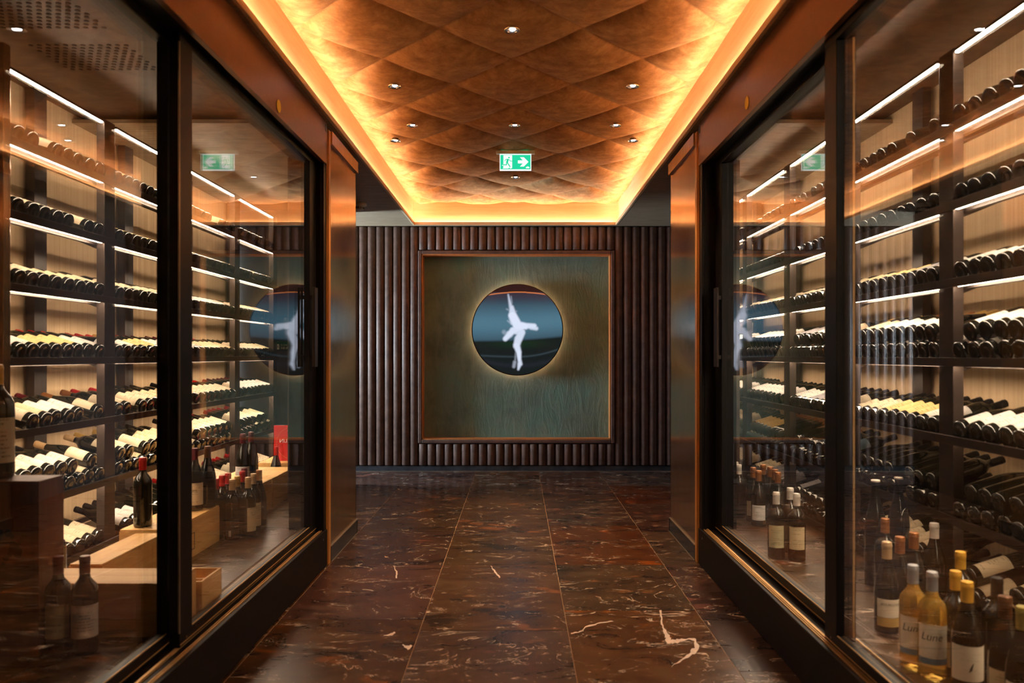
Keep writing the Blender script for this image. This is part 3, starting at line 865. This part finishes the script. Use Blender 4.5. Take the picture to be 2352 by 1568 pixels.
# ------------------------------------------------------------------ lying bottles
def pxy(x, y, z): return VX + F * x / y, VY - F * (z - EYE) / y
ORD = ['first', 'second', 'third', 'fourth', 'fifth', 'sixth', 'seventh', 'eighth', 'ninth', 'tenth', 'eleventh', 'twelfth']
PLAN = {   # per level: list of (capsule, label) runs as they come going away from the camera
 'left': [
   [('black', 'black', 4), ('black', 'cream', 3), ('black', 'black', 3), ('black', 'ivory', 6), ('black', 'cream', 40)],
   [('black', 'cream', 9), ('black', 'yellow', 7), ('black', 'black', 5), ('gold', 'ivory', 5), ('black', 'cream', 40)],
   [('black', 'cream', 4), ('black', 'ivory', 4), ('black', 'cream', 10), ('black', 'white', 8), ('black', 'cream', 40)],
   [('red', 'white', 3), ('red', 'yellow', 4), ('red', 'white', 5), ('gold', 'yellow', 3), ('maroon', 'white', 6), ('red', 'ivory', 6), ('black', 'cream', 7), ('black', 'green-cream', 40)],
   [('black', 'cream', 3), ('red', 'ivory', 1), ('maroon', 'white', 3), ('copper', 'cream', 3), ('red', 'cream', 5), ('black', 'ivory', 5), ('gold', 'cream', 4), ('red', 'cream', 4), ('maroon', 'white', 40)],
   [('maroon', 'cream', 1), ('copper', 'cream', 2), ('black', 'pale pink', 3), ('tan', 'cream', 3), ('gold', 'cream', 3), ('black', 'ivory', 6), ('maroon', 'cream', 4), ('red', 'cream', 8), ('black', 'green-cream', 40)],
   [('black', 'ivory', 4), ('black', 'cream', 3), ('red', 'cream', 3), ('black', 'white', 3), ('black', 'black', 5), ('red', 'cream', 40)]],
 'right': [
   [('black', 'black', 18), ('black', 'black', 5), ('black', 'cream', 5), ('black', 'black', 50)],
   [('black', 'black', 30), ('black', 'black', 6), ('gold', 'ivory', 3), ('black', 'cream', 50)],
   [('black', 'white', 12), ('black', 'white', 7), ('silver', 'grey', 2), ('black', 'yellow', 3), ('gold', 'ivory', 4), ('black', 'white', 5), ('black', 'cream', 50)],
   [('gold', 'white', 18), ('copper', 'white', 4), ('yellow', 'cream', 3), ('black', 'white', 4), ('black', 'grey', 3), ('black', 'white', 50)],
   [('black', 'white', 14), ('black', 'white', 6), ('black', 'yellow', 4), ('black', 'cream', 7), ('black', 'grey', 2), ('black', 'white', 6), ('black', 'white', 50)],
   [('black', 'black', 19), ('black', 'black', 5), ('black', 'blue', 4), ('copper', 'black', 7), ('copper', 'gold', 5), ('black', 'cream', 6), ('black', 'blue', 4), ('black', 'gold', 50)],
   [('black', 'ivory', 15), ('black', 'cream', 8), ('black', 'black', 8), ('black', 'grey', 6), ('black', 'cream', 50)]]}
LAYERS = {'left': [1, 1, 1, 1, 1, 2, 1], 'right': [1, 1, 1, 2, 1, 2, 2]}
allb = []
for side in ('left', 'right'):
    s = -1 if side == 'left' else 1; xf = RF[side]; P = POSTS[side]
    for li, z in enumerate(LV):
        runs = [r for r in PLAN[side][li]]
        for layer in range(LAYERS[side][li]):
            seq = []
            for c_, l_, n_ in runs: seq += [(c_, l_)] * n_
            qi = 0
            for bi, (a, c) in enumerate(zip(P, P[1:])):
                n = 9
                pitch = (c - a - .10) / n
                for k in range(n - (1 if layer else 0)):
                    y = a + .05 + pitch * (k + .5 + (.5 if layer else 0)) + random.uniform(-.002, .002)
                    cc, ll = seq[min(qi, len(seq) - 1)]; qi += 1
                    if side == 'right' and a < 1.5: continue
                    if random.random() < (.05 if layer == 0 else .12) and li not in (3,): continue
                    r = .038
                    dn = TH
                    # base centre; axis rises toward the wall
                    off = random.uniform(0, .012) + (.012 if layer else 0)
                    up = (.0615 + .001) * layer
                    ax = Vector((s * math.cos(TH), 0, math.sin(TH)))
                    upv = Vector((-s * math.sin(TH), 0, math.cos(TH)))
                    base = Vector((s * (xf + .008), y, z - .018)) + upv * (r + up) + ax * off
                    if layer: base += ax * .02
                    allb.append(dict(side=side, li=li, layer=layer, bay=bi, k=k, base=base, ax=ax, up=upv, cap=cc, lab=ll, y=y))
def visible(d):
    x, y = pxy(*d['base'])
    if d['side'] == 'left': return -25 < x < 362 or 436 < x < 668
    return 1690 < x < 2395 and y > -30 and not (1900 < x < 1940)
for d in allb: d['vis'] = visible(d)
vis = sorted([d for d in allb if d['vis']], key=lambda d: d['y'] * (1 if d['side'] == 'right' else 1))
indiv = vis[:300]
ids = set(id(d) for d in indiv)
rest = [d for d in allb if id(d) not in ids]
def rotm(ax, up):
    yv = -up; xv = yv.cross(ax)
    return Matrix((xv, yv, ax)).transposed()
# number the individuals within bay from the left as seen
from collections import defaultdict
grp = defaultdict(list)
for d in indiv: grp[(d['side'], d['li'], d['layer'], d['bay'])].append(d)
SHN = ['top', 'second', 'third', 'fourth', 'fifth', 'sixth', 'lowest']
bayn = {'left': ['nearest', 'second', 'third', 'far', 'last'], 'right': ['x', 'nearest', 'second', 'third', 'fourth', 'fifth', 'last']}
for key, L_ in grp.items():
    L_.sort(key=lambda d: pxy(*d['base'])[0])
    for i, d in enumerate(L_):
        side, li, layer, bi = key
        two = LAYERS[side][li] == 2
        lt = 'plain dark' if d['lab'] == 'black' else d['lab'] + '-labelled'
        lab = '%s %s-capped bottle, %s rack, %s shelf%s, %s bay, %s from left' % (lt, d['cap'], side, SHN[li], (' upper layer' if layer else ' lower layer') if two else '', bayn[side][bi], ORD[i])
        q = rotm(d['ax'], d['up']).to_quaternion()
        q = q @ Matrix.Rotation(random.uniform(-.18, .18) + (.25 if side == 'left' else -.25), 3, 'Z').to_quaternion()
        kind = 'bordeaux' if (li * 7 + bi * 3 + d['k'] // 4) % 3 else 'burgundy'
        if kind == 'burgundy': sc = .95
        else: sc = 1.0
        make_bottle(d['base'], kind, 'bglass', d['cap'], None if d['lab'] == 'black' else d['lab'], lab,
                    'wine bottles lying on the %s rack' % side, rot=q, scale=sc, span=(.032, .145 if kind == 'bordeaux' else .125), half=1.65)
# the rest in one object
def stuff_bottles():
    bm = B(); uvl = bm.loops.layers.uv.new('UVMap')
    mats = [M['bglass']]; idx = {}
    def mi(k):
        if k not in idx: idx[k] = len(mats); mats.append(M[k])
        return idx[k]
    sp = SPECS['bordeaux']; body = [sp['body'][i] for i in (0, 2, 4, 5, 7, 9, 12)]
    cp = [(.0156, .246), (.0156, .299), (0, .299)]
    for d in rest:
        M4 = Matrix.Translation(d['base']) @ rotm(d['ax'], d['up']).to_4x4()
        lathe(bm, body, 14, M4, 0)
        lathe(bm, cp, 10, M4, mi('cap_' + d['cap']))
        if d['lab'] != 'black':
            arc_patch(bm, .0388, .032, .15, 1.6, 8, uvl, M4, mi('lab_' + d['lab']))
    for f in bm.faces: f.smooth = True
    me = bpy.data.meshes.new('wine_bottles'); bm.to_mesh(me); bm.free()
    for m_ in mats: me.materials.append(m_)
    me.set_sharp_from_angle(angle=math.radians(45))
    o = link(bpy.data.objects.new('wine_bottles', me))
    tag(o, 'further wine bottles lying deeper along both racks, too small to single out', 'wine bottles', 'wine bottles lying on the racks', 'stuff')
stuff_bottles()

# ------------------------------------------------------------------ wooden cases
def crate(label, x0, x1, y0, y1, z0, z1, mat='pine', lid=True, marks=None, group=None):
    """x0<x1 world; lid overhangs a hair; aisle side carries the marks"""
    cx, cy = (x0 + x1) / 2, (y0 + y1) / 2
    t = thing('wooden_wine_case', label, 'wooden case', (cx, cy, z0), 0, group)
    w, l, h = (x1 - x0) / 2, (y1 - y0) / 2, z1 - z0; k = .009
    b = B()
    box(b, -w, w, -l, -l + k, 0, h - (.008 if lid else 0), .001); box(b, -w, w, l - k, l, 0, h - (.008 if lid else 0), .001)
    box(b, -w, -w + k, -l + k, l - k, 0, h - (.008 if lid else 0), .001); box(b, w - k, w, -l + k, l - k, 0, h - (.008 if lid else 0), .001)
    box(b, -w + k, w - k, -l + k, l - k, 0, k)
    if not lid:
        box(b, -w + k, w - k, -.004, .004, k, h - .015)
    obj('case_body', b, M[mat], t)
    if lid:
        b = B(); box(b, -w + .002, w - .002, -l + .002, l - .002, h - .008, h, .002); obj('lid', b, M[mat], t)
    return t
ZB = CELLZ + .175
crate('tall dark stained wooden case with a stamped crest, at the left picture edge', -1.86, -1.462, 2.434, 2.568, CELLZ, .73, 'walnut')
crate('long pine wine case lying crosswise behind two red wine bottles', -1.76, -1.125, 2.60, 2.79, CELLZ, ZB, 'pine_x')
crate('open-topped pine wine case against the near edge of far left door', -1.33, -1.108, 2.80, 2.985, CELLZ, CELLZ + .125, 'pine', lid=False)
crate('pine wine case with smooth lid just beyond the long crosswise case', -1.60, -1.48, 2.84, 3.34, CELLZ, ZB)
c3 = crate('printed pine wine case carrying three standing bottles', -1.70, -1.48, 3.40, 3.96, CELLZ, ZB)
crate('pine wine case behind the cluster of floor bottles', -1.81, -1.48, 4.48, 4.80, CELLZ, ZB)
crate('pine wine case running on to the far end beside the red plate', -1.81, -1.48, 4.812, 5.31, CELLZ, ZB)
crate('small pale pine case under the red plate', -1.80, -1.46, 5.50, 5.90, CELLZ, ZB)
# print on case three
b = B()
x = .1115
for (ya, yb, za, zb) in ((-.235, -.03, .035, .038), (-.235, -.03, .107, .110), (-.033, -.03, .035, .110), (-.235, -.232, .035, .110)):
    box(b, x - .001, x + .0006, ya, yb, za, zb)
disc(b, (x, -.10, .140), .012, 'x', .001); 
obj('printed_frame', b, M['ink'], c3)
text_on('OTT', .062, M['ink'], 'printed_lettering', c3, (x + .0008, -.125, .072), (math.pi / 2, 0, math.pi / 2))
# scribbled branding on its lid
b = B(); rr = random.Random(3)
for i in range(60):
    cx_, cy_ = rr.uniform(-.09, .09), rr.uniform(-.25, .25); a = rr.uniform(0, 6.28)
    for j in range(5):
        nx, ny = cx_ + .014 * math.cos(a), cy_ + .014 * math.sin(a)
        if abs(nx) < .1 and abs(ny) < .265:
            dx, dy = -math.sin(a) * .0016, math.cos(a) * .0016
            vv_ = [b.verts.new(q) for q in ((cx_ + dx, cy_ + dy, .1754), (nx + dx, ny + dy, .1754), (nx - dx, ny - dy, .1754), (cx_ - dx, cy_ - dy, .1754))]
            b.faces.new(vv_)
        cx_, cy_ = nx, ny; a += rr.uniform(-.9, .9)
obj('lid_branding', b, M['ink'], c3)
# crest on the tall case
tc_ = [o for o in COL.objects if o.name == 'wooden_wine_case'][0]
b = B(); rr = random.Random(5)
for i in range(26):
    a = rr.uniform(0, 6.28); q = rr.uniform(.02, .05)
    disc(b, (.09 + q * 1.1 * math.cos(a), -.0678, .33 + q * math.sin(a)), rr.uniform(.006, .014), 'y', .0006, 9)
obj('stamped_crest', b, M['ink'], tc_)

# leaning card beside the red-capped bottle
b = B()
pts = []
for i in range(9):
    q = i / 8; pts.append((-1.80 + .03 * math.sin(q * 2.2), CELLZ + .01 + q * .22))
prism(b, pts + [(p_[0] + .0015, p_[1]) for p_ in reversed(pts)], 'y', 2.80, 2.835)
tag(obj('leaning_card', b, M['lab_plain']), 'curled pale card standing between tall dark case and red-capped bottle', 'card')

# ------------------------------------------------------------------ standing bottles
GL = 'bottles standing on the left cellar floor and cases'; GR = 'bottles standing on the right cellar floor'
def st(px, y, kind='bordeaux', cap='red', lab='cream', label='', z=CELLZ, glass='bglass', grp=None, rz=0, **kw):
    x = (px - VX) / F * y
    return make_bottle((x, y, z), kind, glass, cap, lab, label, grp, rz, **kw)
st(-8, 2.505, 'magnum', 'yellow', 'cream', 'big bottle with yellow capsule and crest label on the tall dark case', z=.7301, grp=GL, rz=.55)
st(134, 2.462, 'bordeaux', 'maroon', 'green-cream', 'red wine bottle with greenish label and dark red capsule beside the tall case', grp=GL, rz=.35, half=1.0)
st(195, 2.465, 'bordeaux', 'maroon', 'white', 'red wine bottle with big white label, right of the pair before long case', grp=GL, rz=.45)
b1 = st(127, 3.04, 'bordeaux', 'red', 'cream', 'bottle with red capsule and green band behind the bottle pair', grp=GL)
b = B(); lathe(b, [(.0156, .226), (.0158, .246)], 24); obj('green_band', b, M['cap_green'], b1)
st(328, 3.47, 'bordeaux', 'red', None, 'red-capped dark bottle on pine case, beside the near door frame', z=ZB, grp=GL)
bt = st(447, 3.83, 'burgundy', 'maroon', 'cream', 'bottle with maroon capsule and vineyard label on near corner of printed case', z=ZB, grp=GL, rz=.25, span=(.03, .135))
text_wrap('2018', .011, M['ink'], bt, .0406, .1, .1)
make_bottle((-1.522, 3.915, ZB), 'burgundy', 'bglass', 'brown', None, 'tall dark bottle with brown capsule on far corner of printed case', GL)
st(558, 4.535, 'burgundy', 'maroon', 'white', 'dark red-capped bottle with white label on the far pine case', z=ZB, grp=GL)
st(577, 4.64, 'burgundy', 'maroon', None, 'tallest-looking red-capped bottle on the far pine case', z=ZB, grp=GL)
st(634, 5.405, 'burgundy', 'red', None, 'red-capped bottle standing just before the red plate', grp=GL)
for px, y, kd, cap, lab, txt in [
    (473, 4.09, 'bordeaux', 'red', None, 'leftmost red-capped bottle in the left floor cluster'),
    (496, 4.00, 'bordeaux', 'red', None, 'bright red glossy-capped bottle at the front left of the floor cluster'),
    (510, 4.11, 'bordeaux', 'red', None, 'red-capped bottle third from left in the floor cluster'),
    (524, 4.205, 'burgundy', 'red', None, 'taller red-capped bottle with dark crest near the cluster middle'),
    (534, 3.985, 'bordeaux', 'tan', None, 'bottle with thin tan capsule at the front middle of the cluster'),
    (545.5, 4.09, 'bordeaux', 'gold', None, 'bottle with dull gold capsule in the middle of the cluster'),
    (557, 4.275, 'burgundy', 'red', None, 'red-capped bottle with dark crest right of the gold-capped one'),
    (561, 4.38, 'burgundy', 'maroon', None, 'dark red-capped bottle at the back of the floor cluster'),
    (570, 4.05, 'bordeaux', 'tan', 'ivory', 'cream-capped bottle with long narrow label at cluster front right'),
    (582, 4.175, 'bordeaux', 'tan', 'ivory', 'bottle with pale capsule and narrow label near cluster right end'),
    (595, 4.32, 'burgundy', 'copper', None, 'copper-red capped bottle, rightmost in the floor cluster')]:
    bo = st(px, y, kd, cap, lab, txt, grp=GL, rz=1.2 if lab else 0, half=1.0, span=(.03, .15) if lab else None)
    if px in (534, 496 + 100000, 510):
        b = B(); uvl = b.loops.layers.uv.new('UVMap'); arc_patch(b, .0384, .02, .05, .16, 4, uvl); obj('back_label', b, M['lab_white'], bo)

# right group, near
bt = st(2037, 2.66, 'burgundy', 'tan', 'plain', 'slim dark bottle with broad white and tan label at near right group edge', grp=GR, rz=.25, span=(.055, .115), half=1.5)
text_wrap('BOURGOGNE', .0115, M['ink'], bt, .0407, .098, -.25)
b = B(); uvl = b.loops.layers.uv.new('UVMap'); arc_patch(b, .0403, .025, .054, 1.5, 20, uvl); obj('lower_label', b, M['lab_gold'], bt)
st(2067, 2.735, 'burgundy', 'copper', None, 'dark bottle with copper capsule just behind the broad-labelled one', grp=GR)
st(2099, 2.80, 'burgundy', 'copper', None, 'dark copper-capped bottle standing behind the two golden bottles', grp=GR)
st(2033, 3.03, 'bordeaux', 'copper', None, 'small far copper-capped dark bottle behind the near right group', grp=GR)
st(2146, 2.957, 'burgundy', 'white', None, 'dark bottle with white top behind the golden bottles', grp=GR)
st(2011, 3.20, 'tall', 'white', None, 'left one of two very tall slim bottles in the right cellar', grp=GR)
st(2064, 3.27, 'tall', 'white', None, 'right one of two very tall slim bottles in the right cellar', grp=GR)
for px, y, txt in ((2097, 2.36, 'golden wine bottle with silver capsule, left of the golden pair'), (2141, 2.285, 'golden wine bottle with silver capsule and script label, right of the golden pair')):
    bt = st(px, y, 'bordeaux', 'silver', 'plain', txt, glass='amber', grp=GR, rz=-.35, span=(.062, .155), half=1.2)
    text_wrap('Lune', .030, M['ink'], bt, .0388, .122, -.12, .25)
    b = B(); uvl = b.loops.layers.uv.new('UVMap'); arc_patch(b, .0383, .045, .0618, 1.2, 20, uvl); obj('lower_label', b, M['lab_blue'], bt)
st(2206, 2.52, 'bordeaux', 'yellow', None, 'dark bottle with tall bright yellow capsule behind the gold-capped pair', grp=GR)
st(2195, 2.295, 'bordeaux', 'yellow', 'plain', 'dark bottle with yellow capsule and white label, left of gold-capped pair', grp=GR, rz=-.25, span=(.03, .1))
bt = st(2221, 2.195, 'burgundy', 'yellow', 'plain', 'dark bottle with gold capsule and black feather label', grp=GR, rz=-.3, span=(.035, .13))
b = B(); prism(b, [(-.004, .06), (.004, .066), (.008, .088), (.003, .08), (-.001, .072)], 'y', -.0412, -.0407); obj('printed_feather', b, M['ink'], LASTLAB[0])
st(2290, 2.225, 'bordeaux', 'black', None, 'plain dark bottle with black capsule at the right corner group', grp=GR)
st(2309, 2.06, 'burgundy', 'brown', 'ivory', 'dark bottle with brown gold capsule and cream label, lower right corner', grp=GR, rz=-.3)
bt = st(2350, 1.975, 'burgundy', 'olive', 'plain', 'dark bottle with olive capsule and white label at right picture edge', grp=GR, rz=-.35)
text_wrap('CHABLIS', .010, M['ink'], bt, .0407, .075, -.2)
# right group, far
for px, y, kd, cap, lab, txt in [
    (1783, 3.61, 'bordeaux', 'white', 'green-cream', 'white-topped bottle with dark green grape label in the right cellar'),
    (1815, 3.73, 'bordeaux', 'white', None, 'unlabelled white-topped bottle behind its two white-topped neighbours'),
    (1830, 3.575, 'bordeaux', 'white', 'ivory', 'white-topped bottle with narrow yellowish label, rightmost of three'),
    (1730, 4.42, 'burgundy', 'copper', 'cream', 'copper-capped bottle with narrow cream label, left in the copper group'),
    (1742.5, 4.30, 'burgundy', 'copper', 'white', 'copper-capped bottle with white label at the front of copper group'),
    (1753, 4.53, 'burgundy', 'copper', None, 'farthest copper-capped bottle of the copper group'),
    (1769, 4.44, 'burgundy', 'copper', None, 'copper-capped bottle right of the group middle'),
    (1780, 4.34, 'burgundy', 'copper', 'grey', 'copper-capped bottle with grey label half hidden behind another'),
    (1787, 4.24, 'burgundy', 'copper', None, 'rightmost copper-capped bottle of the copper group'),
    (1697, 4.52, 'bordeaux', 'white', None, 'pale-topped bottle by the far door frame, nearer of two'),
    (1690, 4.63, 'bordeaux', 'white', None, 'pale-topped bottle by the far door frame, farther of two')]:
    st(px, y, kd, cap, lab, txt, grp=GR, rz=-.3, half=1.0)

# red plate with reversed lettering
t = thing('red_plate', 'red enamel guide plate with reversed pale lettering on pine case', 'plate', (-1.585, 5.62, ZB))
b = B(); box(b, -.132, .132, -.003, .003, 0, .25, .002); pp = obj('plate_panel', b, M['red'], t)
b = B()
for i in range(48):
    a0, a1 = 2 * math.pi * i / 48, 2 * math.pi * (i + 1) / 48
    vv_ = [b.verts.new((r * math.cos(a), -.0034, .125 + r * math.sin(a))) for r, a in ((.112, a0), (.114, a0), (.114, a1), (.112, a1))]
    b.faces.new(vv_)
obj('plate_ring', b, M['cap_tan'], pp)
b = B()
for ccx in (-.022, .022):
    for i in range(6):
        a = i * math.pi / 3
        disc(b, (ccx + .009 * math.cos(a), -.0034, .212 + .009 * math.sin(a)), .0058, 'y', .0004, 10)
obj('plate_flower', b, M['wlogo'], pp)
text_on('MICHELIN', .037, M['wlogo'], 'plate_lettering', pp, (-.010, -.0038, .14), mirror=True)
text_on('2024', .034, M['wlogo'], 'plate_lettering', pp, (0, -.0038, .093), mirror=True)

# cooling units on the cellar end walls
def unit(x, y, z, label):
    t = thing('cooling_unit', label, 'cooling unit', (x, y, z))
    b = B(); box(b, -.11, .11, -.10, 0, .03, .24, .03); obj('housing', b, M['black2'], t, 40)
    b = B(); box(b, -.11, .11, -.012, 0, -.05, .02, .002); np_ = obj('name_plate', b, M['plinth'], t)
    b = B(); box(b, -.098, -.052, -.014, -.012, -.037, .009, .0); obj('logo_field', b, M['wlogo'], np_)
    text_on('sn', .04, M['ink'], 'logo', np_, (-.075, -.0145, -.012))
    text_on('SCHOLZ &', .026, M['wlogo'], 'plate_lettering', np_, (.022, -.0128, .0))
    text_on('NEUMEIER', .026, M['wlogo'], 'plate_lettering', np_, (.022, -.0128, -.026))
    b = B(); disc(b, (-.09, -.1025, .16), .004, 'y', .002, 10); obj('status_light', b, M['blue_led'], t)
unit(-2.0 + .02, 6.81, 1.20, 'dark cooling unit with small maker plate on the left cellar end wall')
unit(2.02, 7.55, 1.20, 'dark cooling unit with small maker plate on the right cellar end wall')

# ------------------------------------------------------------------ ceiling fittings
zl = ZC - .044
DL = [(1176, 69, 'nearest single downlight on the padded ceiling'), (906, 198, 'left downlight of the first pair on the ceiling'), (1453, 198, 'right downlight of the first pair on the ceiling'),
      (947, 288, 'left downlight of the row of three'), (1182, 288, 'middle downlight of the row of three'), (1414, 288, 'right downlight of the row of three'),
      (908, 323, 'left outer downlight level with the exit sign, near the cove'), (1454, 323, 'right outer downlight near the cove, beyond the row of three'), (1184, 407, 'farthest downlight, just beyond the exit sign')]
for px, py, lab in DL:
    y = 1.437 * F / (VY - py); x = (px - VX) / F * y
    t = thing('downlight', lab, 'downlight', (x, y, zl))
    b = B(); lathe(b, [(.026, .0), (.036, -.001), (.0365, -.005), (.034, -.008), (.027, -.006), (.025, 0), (.026, 0)], 32); obj('ring', b, M['chrome'], t, 50)
    b = B(); lathe(b, [(.0255, -.004), (.022, .010), (0, .012)], 24); rf_ = obj('reflector', b, M['black'], t)
    b = B(); lathe(b, [(0, -.004), (.011, -.0035), (.013, 0), (.013, .006), (0, .006)], 24, Matrix.Translation((.002, .002, 0))); obj('lens', b, M['spot'], rf_, 50)
    l = bpy.data.lights.new('downlight_beam', 'SPOT'); l.energy = 25; l.spot_size = math.radians(62); l.spot_blend = .6; l.color = (1, .62, .34); l.shadow_soft_size = .005
    lo = link(bpy.data.objects.new('downlight_beam', l), t); lo.location = (0, 0, -.0095)
    lo.visible_camera = True

# exit sign
ye_ = 5.665
def ex(px): return (px - 1184) / F * ye_
t = thing('exit_sign', 'lit green exit sign with running figure and right arrow', 'exit sign', ((1184 - VX) / F * ye_, ye_, EYE + (VY - 391.7) / F * ye_))
W2 = ex(1220.3); HS = (391.7 - 354) / F * ye_
b = B(); box(b, -ex(1228.3), ex(1228.3), -.018, .018, HS, HS + .022, .003); obj('ceiling_bracket', b, M['white'], t)
b = B(); box(b, -W2 + .01, W2 - .01, -.008, .008, HS + .0195, HS + .0245); obj('top_glow', b, M['green'], t)
b = B(); box(b, -W2, W2, -.006, .006, -.001, HS, .001); obj('panel_edge', b, M['signwhite'], t)
b = B(); box(b, -W2 + .0055, W2 - .0055, -.0072, -.0062, .008, HS - .007); gf = obj('green_field', b, M['green'], t)
# pictogram, drawn from the zoom (zoomed px -> metres)
def zp(u, v_): return ((u - 1226) * (160 / 2352) / F * ye_, (1055 - v_) * (160 / 2352) / F * ye_)
def poly(pts, y, mat, name):
    b = B(); prism(b, [zp(*q) for q in pts], 'y', y, y - .0006); return obj(name, b, mat, gf)
poly([(820, 545), (1115, 545), (1115, 965), (1085, 993), (1030, 993), (1040, 960), (1020, 960), (985, 993), (795, 993), (820, 955), (815, 900), (768, 898), (790, 855), (820, 840)], -.0073, M['signwhite'], 'door_pictogram')
poly([(1375, 612), (1510, 612), (1665, 770), (1510, 927), (1375, 927), (1470, 822), (1306, 822), (1306, 718), (1470, 718)], -.0073, M['signwhite'], 'arrow')
poly([(1570, 965), (1585, 940), (1615, 935), (1638, 915), (1662, 935), (1690, 940), (1705, 962), (1690, 985), (1585, 985)], -.0073, M['signwhite'], 'maker_mark')
b = B()
def stroke(b, pts, w):
    for (a, c) in zip(pts, pts[1:]):
        p0, p1 = Vector(zp(*a)), Vector(zp(*c)); d = (p1 - p0).normalized(); n_ = Vector((-d.y, d.x)) * w / 2 * (160 / 2352) / F * ye_; d2 = d * n_.length * .7
        prism(b, [tuple(p0 - d2 + n_), tuple(p1 + d2 + n_), tuple(p1 + d2 - n_), tuple(p0 - d2 - n_)], 'y', -.0080, -.0086)
stroke(b, [(865, 740), (905, 685), (1000, 685), (1055, 742), (1115, 742)], 20)
stroke(b, [(950, 690), (925, 790), (925, 868), (800, 868)], 32); stroke(b, [(985, 690), (955, 800), (1040, 930)], 34); stroke(b, [(965, 690), (945, 790)], 60)
q = zp(1007, 626); disc(b, (q[0], -.0080, q[1]), 27 * (160 / 2352) / F * ye_, 'y', .0005, 20)
obj('running_figure', b, M['green'], gf)

# smoke detector
t = thing('smoke_detector', 'white smoke detector on the wood soffit left of the cove', 'smoke detector', ((826 - VX) / F * 6.49, 6.49, ZS))
b = B(); lathe(b, [(0, 0), (.058, 0), (.06, -.008), (.056, -.02), (.04, -.026), (0, -.026)], 32); obj('base', b, M['white'], t, 50)
b = B(); lathe(b, [(0, -.02), (.036, -.026), (.032, -.045), (.036, -.05), (.03, -.055), (0, -.056)], 32); sh = obj('sensor_head', b, M['white'], t, 50)
b = B()
for i in range(16):
    a = i * math.pi / 8; box(b, .0335 * math.cos(a) - .003, .0335 * math.cos(a) + .003, .0335 * math.sin(a) - .003, .0335 * math.sin(a) + .003, -.043, -.030)
obj('vents', b, M['black'], sh)

# ------------------------------------------------------------------ daylight from the side passage
l = bpy.data.lights.new('passage_daylight', 'AREA'); l.shape = 'RECTANGLE'; l.size = .9; l.size_y = 2.2; l.energy = 340; l.color = (.62, .83, 1)
o = link(bpy.data.objects.new('passage_daylight', l)); o.location = (-3.6, 7.2, 1.3); o.rotation_euler = (0, -math.pi / 2, 0); tag(o, 'cool daylight entering from the side passage on the left', 'light')

# ------------------------------------------------------------------ world, camera, view
w = bpy.data.worlds.new('World'); S.world = w; w.use_nodes = True
w.node_tree.nodes['Background'].inputs[0].default_value = (.5, .35, .25, 1); w.node_tree.nodes['Background'].inputs[1].default_value = .02
cam = bpy.data.cameras.new('Camera'); co = link(bpy.data.objects.new('Camera', cam))
co.location = (0, 0, EYE); co.rotation_euler = (math.pi / 2, 0, 0)
cam.sensor_width = 36; cam.lens = F / 2352 * 36; cam.shift_x = -12 / 2352; cam.shift_y = 31 / 2352; cam.clip_start = .05
cam.dof.use_dof = True; cam.dof.focus_distance = 6.2; cam.dof.aperture_fstop = 3.2
S.camera = co
S.view_settings.view_transform = 'Standard'; S.view_settings.look = 'None'; S.view_settings.gamma = 1; S.view_settings.use_curve_mapping = False
S.view_settings.exposure = 1.25
S.cycles.transparent_max_bounces = 24
S.cycles.max_bounces = 10
